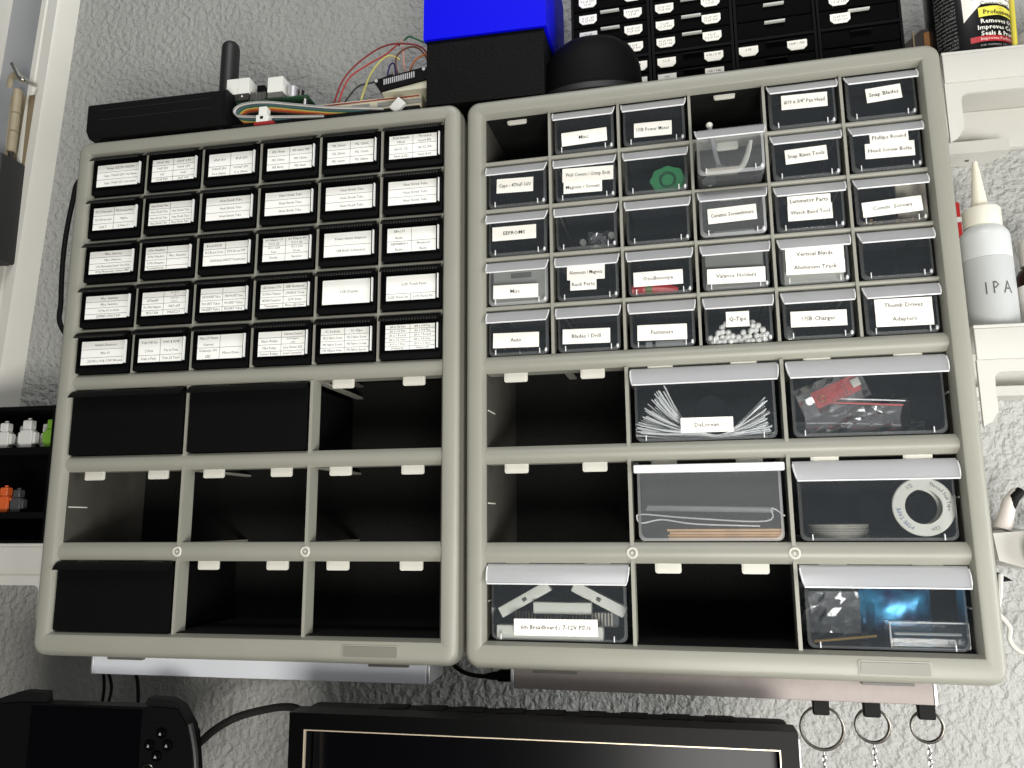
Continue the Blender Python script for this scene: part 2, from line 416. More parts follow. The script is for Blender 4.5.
LT = {  # rows of each label: (height share, cells); '/' breaks a line inside a cell
 (0,0): [(1,['Relays SLE 5V 10A/2W']),(1,['Caps 1000uF 25V 10x16mm']),(1,['Caps 100uF 25V 10x16mm'])],
 (0,1): [(1,['100uF 10V','220uF 6.3V']),(1,['10uF 25V','100uF 25V']),(1,['1uF','10uF']),(.7,['0.1uF 50V','22uF 16V'])],
 (0,2): [(1.3,['47uF 25V','47uF 25V']),(1,['1000uF 25V|10 x 16mm','1000uF 25V|12 x 18mm'])],
 (0,3): [(1,['M3 14mm','M3 6mm M4']),(1,['M3 10mm','M3 12mm']),(.8,['M3 8mm','M3 6mm'])],
 (0,4): [(1,['M2 20mm','M2 12mm']),(1,['M2 25mm','M2 10mm']),(.9,['M2 16mm','M2 18mm'])],
 (0,5): [(1,['Heat Inserts|M3x4','Threaded|Insert M2']),(1,['#6-32 1/2','#6-32 3/4']),(.6,['Nuts 6-32','Nuts 8-32'])],
 (1,0): [(1,['M2.5 6/8 mm nylon','M2 Screws Hex']),(1,['M2.5 8/10 mm nylon','Nylon']),(.8,['nuts 3','2.7mm 3.1'])],
 (1,1): [(1,['Heat Shrink Tube','']),(1,HS*2),(1,HS*2),(.7,HS*2)],
 (1,2): [(1,HS)]*3, (1,3): [(1,HS)]*3, (1,4): [(1,HS)]*3, (1,5): [(1,HS)]*3,
 (2,0): [(1,['Misc. Switches']),(1,['Misc. Switches']),(1,['6 Pin Momentary Switch Thru Hole']),(.7,['4 Pin Momentary Switch SMD'])],
 (2,1): [(1,['2-Pin Headers','']),(1,['3-Pin Headers','Misc. Headers']),(1,['5-Pin Headers','']),(.6,['Terminal Header',''])],
 (2,2): [(1,['Boost MOD','']),(1,['DC Boost Conv','DPS Boost MT']),(1.5,['3A/5A Buck LM2577 Transformer'])],
 (2,3): [(1.1,['AC Adapter 12V|DC-5 2A','AC Adapter 5V|DC-1 2A']),(1.1,['AC-1 25A|Fuse','AC-1 25A|Diode']),(1,['Diode','Varistor'])],
 (2,4): [(1,['Power Switch Adapters']),(.9,['USB Buck Converters'])],
 (2,5): [(1.2,['EBee S1|Radio','']),(1,['AEPRRB09-1|Radio','Breakout|Radio'])],
 (3,0): [(1,['Misc. Switches']),(1,['Misc. Switches']),(1,['10 Pin IC Sockets']),(.8,['LM7805 LM317 DIP'])],
 (3,1): [(.8,['','Nano Board|V3']),(1,['ATtiny85','LCD I2C|Driver']),(1,['Pro Mini Adapter','NEO-6M']),(.8,['MCU 328','MAX7219'])],
 (3,2): [(.8,['','']),(1,['DIP MOSFET Tubes','SMD MOSFET Tubes']),(1,['MOSFET Tubes','MOSFET Tubes']),(.7,['MOSFET Tubes','MOSFET Tubes'])],
 (3,3): [(1,['LED Driver 3.7V','LED Resistors']),(1,['DC Motor Transistor','LM35DZ Temp']),(1,['IRFZ44 Transistor','LDR 5mm']),(.7,['Transistors','Photo LED 5mm'])],
 (3,4): [(1,['LCD Displays'])],
 (3,5): [(2.6,['LCD Touch Panel']),(1,['LCD Panel 2in','LCD Panel 3in'])],
 (4,0): [(1,['Variable Resistors']),(1,['Misc V1']),(.9,['20/10K x 1/4 & 1/2W Wirewd'])],
 (4,1): [(1.7,['Pots 10K Lin|2 Pack','100K & 500K|Pot & Trim']),(.7,['Dials 6 Pack','Trim 25 Turn'])],
 (4,2): [(1.1,['Mini CT Meter|Current','']),(1,['Voltmeter 30V|LED','Motor Drive'])],
 (4,3): [(.9,['','Current Sensor']),(1,['Nano Relays','Shift Register|Chip']),(1,['Mini Relay','Line Driver 232']),(.7,['Sensor Relays','Level Converter'])],
 (4,4): [(1,['IC Sockets','IC Clips']),(1,['M2.5 Nylon Screw','M2.5 Nylon Screw']),(1,['M3 Nylon Screw','M3 Nylon Screw']),(.8,['M3 Nylon Hex','M3 Nylon Spacer'])],
 (4,5): [(.7,['#4 x 1/2 Pan','#4 x 3/4 Pan']),(.7,['#6 x 1/2 Flat','#6 x 3/4 Flat']),(.7,['#6 x 1 Round','#8 x 1 Round']),(.7,['#8 x 1/2 Hex','#8 x 3/4 Hex']),(.7,['#10 x 1 Hex','#10 x 2 Hex']),(.6,['Washers #6','Washers #8'])],
}
prepare([p for rows in LT.values() for _, cs in rows for c in cs for p in c.split('|') if p])
def label_text(rows):
    b = MB(); tot = sum(r[0] for r in rows); z = zc+LH/2; x0 = -LWd/2; y = .0028
    for i, (hh, cs) in enumerate(rows):
        h = LH*hh/tot
        if i: b.box(x0, -x0, y, y+.0001, z-.00013, z+.00013, 1)
        n = len(cs); cw = LWd/n
        for j, c in enumerate(cs):
            if j: b.box(x0+cw*j-.00013, x0+cw*j+.00013, y, y+.0001, z-h, z, 1)
            L = [p for p in c.split('|')]
            for k, p in enumerate(L):
                if p: text(b, p, x0+cw*(j+.5)+(.003 if n == 1 else 0), z-h*(k+.5)/len(L), y, min(.0033, h/len(L)*.75), 0, cw*.80, squeeze=.95)
        z -= h
    return b
ORD = ['first', 'second', 'third', 'fourth', 'fifth', 'sixth']
ROWN = ['top', 'second', 'third', 'fourth', 'fifth']
def say(rows):
    n = max(len(c) for _, c in rows)
    return '%s-line %s label' % (['', 'one', 'two', 'three', 'four', 'five', 'six'][len(rows)], 'single-column' if n == 1 else 'two-column')
for r in range(5):
    for c in range(6):
        t = thing('storage_bin', 'small black bin, %s, %s in the %s row of left cabinet' % (say(LT[(r,c)]), ORD[c], ROWN[r]), 'bin', (CX[c], 0, FL[r]), 0, 'small black bins in the left cabinet')
        link('bin_body', ME_BB, t); link('lip', ME_BL, t); link('ridge_strip', ME_RG, t); link('label_bezel', ME_BZ, t)
        lb = link('label', ME_LB, t); link('label_cover_edge', ME_CE, t)
        label_text(LT[(r,c)]).obj('lettering', [P['ink2'], P['line']], lb, 0)
# large black bins
ME_GB = black_body(.1140, .0595, .108).mesh('bin_body', P['blackface'])
ME_GL = lip_mb(.1150, .1135, .0070, .0080, .0035, .0606).mesh('lip', P['black'])
for (r, c, lab) in ((0,0,'large plain black bin, left of the two under the small black bins'), (0,1,'large plain black bin, right of the two under the small black bins'), (2,0,'large plain black bin alone at the bottom left corner of left cabinet')):
    t = thing('storage_bin', lab, 'bin', (CXL[c], 0, FLL[r]), 0, 'large black bins in the left cabinet')
    link('bin_body', ME_GB, t); link('lip', ME_GL, t)

# ================================================================== CLEAR BINS (right cabinet)
def tub(w, h, d, rc=.004, e0=.007):
    """open tub: front with rounded lower corners (0 clear, 1 edge)"""
    b = MB()
    n = 4
    U = [(-w/2, h)] + arc((-w/2+rc, rc+.001), rc, pi, 1.5*pi, n) + arc((w/2-rc, rc+.001), rc, 1.5*pi, 2*pi, n) + [(w/2, h)]
    s = .0022                                                  # front edge rounding
    I = [(x*(1-2*s/w), z+(s if z < h-.001 else 0)) for x, z in U]
    k = len(U)
    v = [(x, e0, z) for x, z in I] + [(x, e0+s*.35, z+(0 if i in (0,k-1) else -s*.7)) if False else (x*1.0, e0+s, z) for i, (x, z) in enumerate(U)] + [(x*.97, d, z) for x, z in U]
    f = [tuple(range(k))]; m = [0]
    for i in range(k-1):
        f.append((i, k+i, k+i+1, i+1)); m.append(1)
        f.append((k+i, 2*k+i, 2*k+i+1, k+i+1)); m.append(0 if 0 < i < k-2 and i != n+1 else 0)
    f.append(tuple(2*k+i for i in range(k))); m.append(0)
    o = len(b.v); b.v += v; b.f += f; b.m += m
    return b
def clear_lip(wt, wb, h, fwd, z1, e1=.0085):
    b = lip_mb(wt, wb, h, fwd, e1, z1, .0011)
    A = lip_rings(wt, wb, h, fwd, e1, z1, .0011)
    k = len(A)//2
    pts = [(-w/2, e-.0002, z) for e, z, w in A[1:k]] + [(w/2, e-.0002, z) for e, z, w in reversed(A[1:k])]
    b.tube(pts, .00065, 6, 1)
    return b
SW, SH = .0520, .0392
ME_CT = tub(SW, SH, .108).mesh('bin_body', [P['clear'], P['edge']])
ME_FT = tub(SW, SH, .108).mesh('bin_body', [P['frost'], P['frostedge']])
ME_CL = clear_lip(.0540, .0512, .0118, .0105, .0396).mesh('lip', [P['lip'], P['bead']])
ME_RB = MB().rbox(-.0004, .0004, .0058, .0075, .0015, .0060, .0003).mesh('rib', P['bead'])
GW, GH = .1085, .0595
ME_GT = tub(GW, GH, .110, .005).mesh('bin_body', [P['clear'], P['edge']])
ME_GFT = tub(GW+.0005, GH, .110, .005).mesh('bin_body', [P['frost'], P['frostedge']])
ME_GCL = clear_lip(.1140, .1105, .0150, .0115, .0604).mesh('lip', [P['lip'], P['bead']])
ME_LC = MB().sphere((0,0,0), .0012, 8, 5, sz=1.6).mesh('corner_foot', P['bead'])
# labels: (row, column): [(centre x, centre z, width, height, tilt, text)]
RL = {
 (0,1): [(.0913,.4252,.0394,.0123,.030,'Misc.')],
 (0,2): [(.1501,.4252,.0316,.0128,-.020,'USB Power Meter')],
 (0,4): [(.2727,.4344,.0356,.0124,-.020,'#10 x 3/4" Pan Head')],
 (0,5): [(.3328,.4328,.0262,.0121,.060,'Snap Blades')],
 (1,0): [(.0294,.3874,.0327,.0131,-.030,'Caps - 470uF 16V')],
 (1,1): [(.0936,.3907,.0439,.0125,-.030,'Wall Covers / Crimp Ends'),(.0891,.3795,.0331,.0104,-.020,'Magnets / Screws')],
 (1,4): [(.2709,.3874,.0321,.0123,.037,'Snap Rivet Tools')],
 (1,5): [(.3336,.3952,.0283,.0095,.0,'Phillips Round'),(.3333,.3843,.0362,.0125,-.020,'Head Screw Bolts')],
 (2,0): [(.0284,.3436,.0388,.0125,-.008,'EEPROMS')],
 (2,3): [(.2105,.3412,.0382,.0128,.030,'Ceramic Screwdrivers')],
 (2,4): [(.2704,.3484,.0326,.0090,-.010,'Laminator Parts'),(.2706,.3385,.0336,.0128,-.005,'Watch Band Tool')],
 (2,5): [(.3311,.3370,.0433,.0123,.050,'Comm. Screws')],
 (3,0): [(.0293,.2909,.0393,.0121,-.020,'Misc.')],
 (3,1): [(.0899,.3030,.0318,.0126,-.020,'Aluminum / Magnets'),(.0876,.2927,.0220,.0098,-.010,'Rack Parts')],
 (3,2): [(.1494,.2932,.0399,.0123,.005,'Oscilloscope')],
 (3,3): [(.2111,.2906,.0451,.0126,-.020,'Valance Holders')],
 (3,4): [(.2714,.3038,.0437,.0110,-.020,'Vertical Blinds'),(.2714,.2928,.0437,.0110,-.020,'Aluminum Track')],
 (4,0): [(.0292,.2481,.0397,.0129,-.020,'Auto')],
 (4,1): [(.0890,.2480,.0396,.0125,-.020,'Blades / Drill')],
 (4,2): [(.1508,.2474,.0396,.0129,-.020,'Fasteners')],
 (4,3): [(.2103,.2545,.0178,.0124,-.010,'Q-Tips')],
 (4,4): [(.2709,.2510,.0413,.0125,-.015,'USB Charger')],
 (4,5): [(.3322,.2575,.0405,.0108,-.010,'Thumb Drives'),(.3322,.2467,.0405,.0110,-.010,'Adapters')],
}
BIGL = {(0,1): [(.1824,.1708,.0401,.0118,-.005,'DeLorean')], (2,0): [(.0591,.0145,.0667,.0128,.006,'6m Breadboard / 7-12V PSUs')]}
prepare([l[5] for d in (RL, BIGL) for ls in d.values() for l in ls], .006)
def put_labels(t, ls, x, f, dy=0):
    for i, (cx, cz, w, h, a, s) in enumerate(ls):
        b = MB().box(cx-x-w/2, cx-x+w/2, .0063-.0002*i, .0067, cz-f-h/2, cz-f+h/2); b.rot(a, (cx-x, cz-f))
        lb = b.obj('label', P['paper'], t, 0)
        q = MB(); text(q, s, cx-x, cz-f, .00615-.0002*i, .0047, .006, w*.88, a); q.obj('lettering', P['ink'], lb, 0)
def rthing(name, label, cat, x, e, z, group=None): return thing(name, label, cat, RWd(x, e, z), YW, group)
NOTE = {(1,2): 'holding a green disc', (1,3): 'pulled out, full of white brushes', (2,1): 'without a label holding clear pads', (2,2): 'empty, without a label, third row', (3,5): 'empty, without a label, at the right edge'}
for r in range(5):
    for c in range(6):
        if (r, c) in ((0,0), (0,3)): continue
        ls = RL.get((r,c), [])
        if ls: lab = 'small clear bin labelled %s, %s row of right cabinet' % (' '.join(l[5] for l in ls), ROWN[r])
        else: lab = 'small clear bin %s' % NOTE[(r,c)]
        if (r, c) == (0,1): lab = 'small clear bin labelled Misc. in the top row beside an empty slot'
        if (r, c) == (3,0): lab = 'small grey-filled bin labelled Misc. at left edge of right cabinet'
        if (r, c) == (4,3): lab = 'small clear bin half full of white cotton swabs, fifth row of right cabinet'
        frosty = (r,c) in ((1,3),(2,3),(3,0))
        pull = {(1,3): -.022, (2,3): -.004}.get((r,c), 0)
        t = rthing('storage_bin', lab, 'bin', CX[c], pull, FL[r]+(.0012 if (r,c)==(1,3) else 0), 'small clear bins in the right cabinet')
        link('bin_body', ME_FT if frosty else ME_CT, t); link('lip', ME_CL, t)
        for s in (-.0195, .0185): link('rib', ME_RB, t, (s, 0, 0))
        link('corner_foot', ME_LC, t, (.0235, .008, .0045))
        put_labels(t, ls, CX[c], FL[r])
BIG = {(0,1): 'large clear bin full of fanned white cable ties', (0,2): 'large clear bin with plastic bags and a red circuit board', (1,1): 'large frosted bin with wooden sticks and a clear rod',
       (1,2): 'large clear bin holding a white spool', (2,0): 'large clear bin labelled 6m Breadboard at lower left of right cabinet', (2,2): 'large clear bin with a blue pouch at lower right corner'}
ME_FLAT = MB().rbox(-.0565, .0565, -.001, .006, .0535, .0600, .001).mesh('lip', P['bead'])
for (r, c), lab in BIG.items():
    t = rthing('storage_bin', lab, 'bin', CXL[c], 0, FLL[r], 'large clear bins in the right cabinet')
    fl = (r, c) == (1,1)
    link('bin_body', ME_GFT if fl else ME_GT, t)
    link('lip', ME_FLAT if fl else ME_GCL, t)
    if not fl:
        for s in (-.046, .044): link('rib', ME_RB, t, (s, 0, 0))
    put_labels(t, BIGL.get((r,c), []), CXL[c], FLL[r])

# ================================================================== CONTENTS OF THE CLEAR BINS
def rbase(e=0, f=0):
    """place a mesh thing directly in the right cabinet's frame"""
    return dict(loc=RWd(0,0,0), rz=YW)
def rmesh(mb, name, mats, label, cat, group=None, smooth=35):
    o = mb.obj(name, mats, None, smooth, RWd(0,0,0), YW); return tag(o, label, cat, group)
green = mat('green_rubber', (62, 150, 96), .5, var=.08, vscale=60)
dgreen = mat('dark_green_rubber', (34, 92, 60), .5)
t = rthing('green_disc', 'green scalloped disc with a raised ring in a clear bin', 'disc', .1605, .020, .3840)
b = MB(); R = .0145
b.prism([((R+.0007*cos(a*2*pi/48*8))*cos(a*2*pi/48), (R*.84+.0006*cos(a*2*pi/48*8))*sin(a*2*pi/48)) for a in range(48)], 0, .004)
b.obj('pad', green, t)
MB().torus((.0,-.0002,0), .0062, .0011, 28, 8).obj('ring', dgreen, t)
tag_white = P['white']
t = rthing('white_brush', 'white plastic brush with ribbed head in the pulled-out bin', 'brush', .2115, -.0120, .3752)
b = MB(); b.rbox(-.0205,.0050,.0,.006,-.0045,.0005,.001)
b.obj('head', P['bead2'] if 'bead2' in P else P['white'], t)
b = MB()
for i in range(16): b.box(-.0200+.0016*i, -.0192+.0016*i, -.0012, .0002, -.0042, .0000)
o = b.obj('bristle', mat('cream_bristles', (236, 226, 208), .6), t); o['kind'] = 'stuff'
MB().tube(spline([(.004,.003,-.002),(.009,.003,.002),(.0130,.0035,.0115),(.0160,.004,.0225)],6), [.0022]*12+[.0020]*4+[.0016]*3, 8).obj('handle', P['white'], t)
t = rthing('pipette', 'clear tube with a white ball end in the pulled-out bin', 'pipette', .1945, -.004, .3735)
MB().tube([(.0078,.002,.008),(.0055,.002,.018),(.0020,.002,.0435)], .0018, 8).obj('tube', P['frostedge'], t)
MB().sphere((.0018,.002,.0445), .0028, 12, 8).obj('bulb', P['white'], t)
MB().sphere((.0085,.003,.0060), .0042, 12, 8, sx=1.3, sz=.7).obj('base', P['frostedge'], t)
tag(MB().sphere((0,0,0), .0055, 14, 8, sx=1.15, sz=.75).obj('cotton_ball', P['frostedge'], None, 35, RWd(.1945, .008, .3735), YW), 'milky white round ball at lower left of the pulled-out bin', 'ball')
# clear pads
padm = clear('clear_rubber_pad', (.7,.73,.70), .45, (.78,.80,.74), .2)
for i, (x, z) in enumerate(((.0872,.3322),(.0985,.3262),(.1115,.3365))):
    o = MB().lathe([(.0004,-.001),(.0024,-.001),(.0031,.0002),(.0031,.0022),(.0004,.0022)], (0,0,0), 18, axis='y').obj('rubber_pad', padm, None, 35, RWd(x, .013, z), YW)
    tag(o, 'round clear rubber pad, %s, in the unlabelled bin of the third row' % ('leftmost of the three', 'lowest of the three', 'rightmost of the three')[i], 'pad', 'clear rubber pads')
def crumple(x0, x1, z0, z1, e, amp, nx, nz, seed, thick=.004):
    rnd = random.Random(seed); b = MB(); v = []
    hs = [[rnd.uniform(-amp, amp) for i in range(nx+1)] for j in range(nz+1)]
    for s in (0, 1):
        for j in range(nz+1):
            for i in range(nx+1):
                edge = min(i, nx-i, j, nz-j) == 0
                d = 0 if edge else (thick if s else -thick)*.5 + hs[j][i]*(1 if s else -1)
                v.append((x0+(x1-x0)*(i/nx)+rnd.uniform(-1,1)*(x1-x0)/nx*.18*(not edge), e+d+(hs[j][i]*.5 if not edge else 0), z0+(z1-z0)*(j/nz)))
    f = []; n1 = (nx+1)*(nz+1)
    for s in (0, 1):
        for j in range(nz):
            for i in range(nx):
                a = s*n1+j*(nx+1)+i; f.append((a, a+1, a+nx+2, a+nx+1))
    return b.add(v, f)
film = clear('clear_bag_film', (.93,.93,.93), .17, (.85,.86,.88), .12, 2.2)
rmesh(crumple(.0905,.1085,.3255,.3455,.026,.0035,8,7,3), 'plastic_bag', film, 'crumpled clear bag behind the clear rubber pads', 'bag', None, 0)
rmesh(MB().rbox(.341,.3610,.030,.034,.3245,.3665,.001).rot(.02,(.351,.345)), 'cream_card', mat('cream_card', (226, 214, 196), .8), 'cream card standing behind the Comm. Screws label', 'card')
brass = mat('brass_metal', (196, 160, 92), .3, .9)
b = MB(); rr = random.Random(5)
for i in range(60):
    x = rr.uniform(.3105,.3525); e = rr.uniform(.010,.03); z = .3245+rr.uniform(0,.0045); a = rr.uniform(0, 6.28)
    b.cyl((x,e,z),(x+.004*cos(a),e+.004*sin(a),z+rr.uniform(-.0005,.001)), .0007, .0004, 5); b.cyl((x,e,z),(x-.0006*cos(a),e-.0006*sin(a),z), .0014, .0012, 6)
o = rmesh(b, 'loose_screws', brass, 'loose brass screws under the Comm. Screws label', 'screws'); o['kind'] = 'stuff'
red = mat('red_plastic', (196, 44, 40), .4, var=.1, vscale=80)
t = rthing('red_probe', 'red probe lead with green patch under the Oscilloscope label', 'probe', .147, .014, .2805)
MB().tube(spline([(-.020,0,.0058),(-.012,.001,.0068),(.002,.002,.0070),(.018,.003,.0050)],6), [.0038]*6+[.0046]*7+[.0046-.0005*i for i in range(6)], 10).obj('sleeve', red, t)
MB().cyl((-.0085,-.0002,.0068),(-.0035,.0003,.0069), .0048, .0048, 12).obj('band', mat('green_band', (96, 120, 50), .5), t)
# opaque contents
gm = mat('grey_plastic_insert', (168, 168, 162), .5, var=.03)
t = rthing('grey_insert', 'grey plastic block with a dark slot filling the Misc. bin', 'insert', CX[0], .011, FL[3])
MB().rbox(-.0235,.0235,.004,.07,.0022,.0335,.001).obj('block', gm, t); MB().box(-.0075,.0105,.0034,.005,.0265,.0310).obj('slot', mat('dark_slot', (84,84,80), .6), t)
rmesh(MB().rbox(CX[3]-.0235,CX[3]+.0225,.013,.07,FL[3]+.002,FL[3]+.033,.0008), 'valance_holder', mat('grey_holder_plastic', (150,150,144), .5), 'grey plastic block behind the Valance Holders label', 'holder')
rmesh(MB().rbox(CX[4]-.0225,CX[4]+.0225,.013,.07,FL[3]+.002,FL[3]+.036,.0008), 'track_piece', mat('pale_track_plastic', (196,194,186), .5), 'pale plastic piece behind the Vertical Blinds label', 'part')
for i, (x, z, r) in enumerate(((.0128,.2425,.0052),(.0335,.2418,.0042))):
    o = MB().torus((0,0,0), r, .0011, 22, 6, tilt=.5).obj('metal_ring', P['dsteel'], None, 35, RWd(x, .018, z), YW)
    tag(o, ('larger', 'smaller')[i]+' metal ring lying under the Auto label', 'ring')
tag(MB().lathe([(.0003,0),(.004,0),(.0045,.001),(.0045,.006),(.0003,.006)], (0,0,0), 16, axis='x').obj('dark_grommet', P['rubber'], None, 35, RWd(.020,.02,.2405), YW), 'dark grommet between the two rings in the Auto bin', 'grommet')
tag(MB().torus((0,0,0), .008, .0008, 24, 6, axis='z').obj('wire_ring', P['steel'], None, 35, RWd(.098,.026,.2375), YW), 'thin wire ring at the bottom of the Blades / Drill bin', 'ring')
for i, (x0, x1) in enumerate(((.137,.1425),(.1450,.1700))):
    rmesh(MB().rbox(x0, x1, .012, .018, .2365, .2415, .0008), 'plastic_fastener', P['frostedge'], ('short', 'long')[i]+' milky plastic fastener below the Fasteners label', 'fastener')
rmesh(MB().rbox(.2475,.2525,.012,.02,.2365,.2480,.001), 'charger_plug', P['steel'], 'silver plug left of the USB Charger label', 'plug')
rmesh(MB().cyl((.1960,.016,.3293),(.2280,.016,.3293), .0035, .0035, 14), 'screwdriver_tube', P['frostedge'], 'milky tube lying under the Ceramic Screwdrivers label', 'tube')
# cotton swabs
cot = mat('white_cotton', (252, 251, 247), .9)
mh = MB().sphere((0,0,0), .0024, 10, 7, sy=1.5).mesh('swab_head', cot); ms = MB().cyl((0,.002,0),(0,.062,0), .0009, .0009, 6).mesh('swab_stick', P['white'])
rr = random.Random(11); spots = []
for k, (z, xs) in enumerate(((.2378, [(-.0200+.0044*i) for i in range(10)]), (.2416, [-.0222+.0044*i for i in range(11)]), (.2454, [-.0165, -.012,-.0075,.004,.009,.0135,.018]), (.2492,[-.0125,.0105,.0155]), (.2528,[-.0095,.0115]))):
    for x in xs: spots.append((CX[3]+x+rr.uniform(-.0007,.0007), rr.uniform(.0105,.015), z+rr.uniform(-.0005,.0006)))
for x, e, z in spots:
    t = rthing('cotton_swab', 'white cotton swab heaped in the small clear bin of the fifth row', 'swab', x, e, z, 'cotton swabs in the small clear bin')
    link('swab_head', mh, t); link('swab_stick', ms, t)
# cable ties
tie = mat('white_nylon', (246, 247, 247), .5)
rr = random.Random(4)
for i in range(84):
    u = rr.random(); w = rr.random(); e0 = .0125+.060*(i/84)**1.5
    lx, lz = .1285+.020*u**1.3+rr.uniform(-.004,.003), .1665+.038*u+rr.uniform(-.004,.003)
    rx, rz_ = .2315-.004*w+rr.uniform(-.004,.002), .1655+.027*w+rr.uniform(-.002,.002)
    m0 = .161+.0025*rr.random(); m0 = max(m0, .1612)
    pth = spline([(lx, e0, lz), (.5*(lx+.176)-.003*u, e0+.002, .36*lz+.64*m0+.006*u), (.1745+rr.uniform(-.003,.003), e0+.003, m0+.0035*u+.002), (.190, e0+.003, m0), (.206, e0+.002, m0+.001+.007*w), (rx, e0, rz_)], 4)
    rmesh(MB().tube(pth, .00058, 5), 'cable_tie', tie, 'white nylon cable tie curled in the large clear cable tie bin', 'cable tie', 'white cable ties in the large clear bin')
rmesh(MB().lathe([(.0003,0),(.0135,0),(.0145,.001),(.0145,.012),(.0003,.012)], (.1876,.075,.1905), 32, axis='y'), 'black_disc', mat('black_disc_plastic', (14,18,22), .5), 'dark round disc behind the cable ties', 'disc')
# bags and circuit board
t = rthing('circuit_board', 'red circuit board with silver connector in a clear bag', 'circuit board', .2810, .0160, .1945)
redb = mat('red_solder_mask', (206, 66, 62), .4, var=.12, vscale=120)
b = MB().rbox(-.0180,.0180,0,.0016,-.0068,.0068,.0008).rot(.40); b.obj('board', redb, t)
b = MB().rbox(.0120,.0185,-.003,0,-.0030,.0034,.0005).rot(.40); b.obj('connector', mat('pale_tin', (214,212,206), .35, .2), t)
b = MB().torus((-.0118,-.0004,-.0008), .0023, .0006, 16, 6).rot(.40); b.obj('hole_ring', brass, t)
b = MB()
for i in range(6): b.box(-.006+.003*i, -.0048+.003*i, -.0006, .0001, -.0058, -.0046)
for i in range(3): b.box(.006, .0072, -.0006, .0001, -.004+.003*i, -.0028+.003*i)
b.rot(.40); o = b.obj('solder_pads', P['steel'], t); o['kind'] = 'stuff'
tag(crumple(-.027,.025,-.0125,.0125,.0015,.0022,9,5,8,.006).rot(.36).obj('plastic_bag', film, None, 0, RWd(.2790,.0160,.1940), YW), 'clear bag wrapped around the red circuit board', 'bag', 'clear bags in the large bin')
for k, (x0, x1, z0, z1, e, sd) in enumerate(((.2580,.3350,.1615,.1890,.026,21),(.2520,.3480,.1612,.1745,.040,22))):
    t = rthing('zip_bag', ('clear zip bag with red closure strip under the circuit board', 'lower clear zip bag lying along the bottom of the large bin')[k], 'bag', 0, 0, 0)
    crumple(x0,x1,z0,z1,e,.0038,10,6,sd,.007).obj('film', film, t, 0)
    zt = .1862 if k == 0 else .1690
    MB().tube(spline([(.272-.012*k, e-.0090, zt),(.290,e-.0095,zt-.0012),(.3280,e-.0090,zt-.0042)],5), .0008, 6).obj('zip_strip', red, t)
    MB().tube(spline([(.272-.012*k, e-.0088, zt+.0032),(.290,e-.0093,zt+.0020),(.3300,e-.0088,zt-.0008)],5), .0006, 6).obj('seal_edge', P['bead'], t)
# wooden sticks, rod, wire
wood = mat('pale_wood', (222, 180, 132), .7, var=.12, vscale=60)
for i in range(4):
    x0 = .1480+(.0012, .0004, .0022, .0)[i]; z = .0820+.0021*i
    rmesh(MB().rbox(x0, .2345, .0115+.0008*(i%2), .0195, z, z+.0019, .0006), 'wooden_stick', wood, 'flat wooden stick, %s in the stack of four' % ('lowest', 'second from below', 'third from below', 'topmost')[i], 'stick', 'wooden sticks in the frosted bin')
rmesh(MB().tube([(.1318,.03,.1050),(.1330,.03,.1069),(.2300,.03,.1045),(.2305,.03,.1030)], [.0015,.0024,.0024,.0015], 12), 'clear_rod', P['frostedge'], 'clear rod lying above the wooden sticks', 'rod')
rmesh(MB().tube(spline([(.2182,.012,.0922),(.1698,.012,.0940),(.145,.012,.0975),(.1290,.012,.0950),(.1253,.012,.0990),(.1300,.012,.1018),(.1662,.012,.0986),(.2228,.012,.0959),(.2275,.012,.1055),(.2368,.013,.0996)],6), .0006, 6), 'bent_wire', P['bead'], 'bent white wire loop between rod and wooden sticks', 'wire')
# spool and coil
t = rthing('tape_spool', 'white tape spool with printed flange standing in a clear bin', 'spool', .3345, .0125, .1055)
b = MB(); n = 48; OUT, INN = .0215, .0128
b.lathe([(INN,0),(OUT-.0006,0),(OUT,.0006),(OUT,.0013),(OUT-.0006,.0018),(INN,.0018)], (0,0,0), n, axis='y'); b.f = [q for q in b.f if len(q) == 4]; b.m = [0]*len(b.f)
b.obj('flange', P['white'], t)
b = MB(); b.lathe([(INN,.0018),(INN+.0018,.0018),(INN+.0018,.014),(INN,.014)], (0,0,0), n, axis='y'); b.f = [q for q in b.f if len(q) == 4]; b.m = [0]*len(b.f); b.obj('core', P['white'], t)
b = MB(); b.lathe([(INN+.0018,.0025),(OUT-.003,.0025),(OUT-.003,.0125),(INN+.0018,.0125)], (0,0,0), n, axis='y'); b.f = [q for q in b.f if len(q) == 4]; b.m = [0]*len(b.f); b.obj('tape', mat('pale_blue_tape', (150,178,200), .4), t)
prepare(['Thread Seal Tape', 'PTFE TAPE', '1/2', '12m'])
def ringtext(s, a0, size, rad):
    b = MB(); v, f, w = _T[(s, 0.0)]
    V = []
    for x, z in v:
        a = a0 - x*size/rad; r = rad + z*size
        V.append((r*cos(a), -.0002, r*sin(a)))
    return b.add(V, f)
ringtext('Thread Seal Tape', .55, .0036, .0172).obj('lettering', P['ink'], t, 0)
ringtext('PTFE TAPE', 3.7, .0040, .0172).obj('lettering', mat('blue_ink', (40,80,150), .6), t, 0)
ringtext('1/2', 2.1, .004, .0172).obj('lettering', P['ink'], t, 0); ringtext('12m', 5.1, .0036, .0172).obj('lettering', P['ink'], t, 0)
b = MB()
t = rthing('solder_coil', 'shiny coil of silver wire lying left of the white spool', 'coil', .278, .036, .0812)
for k in range(7): b.torus((0,0,.0010+.0017*k), .0215-.0004*(k%3), .0009, 30, 6, axis='z')
o = b.obj('winding', mat('pale_silver_wire', (214,210,200), .3, .5), t); o['kind'] = 'stuff'
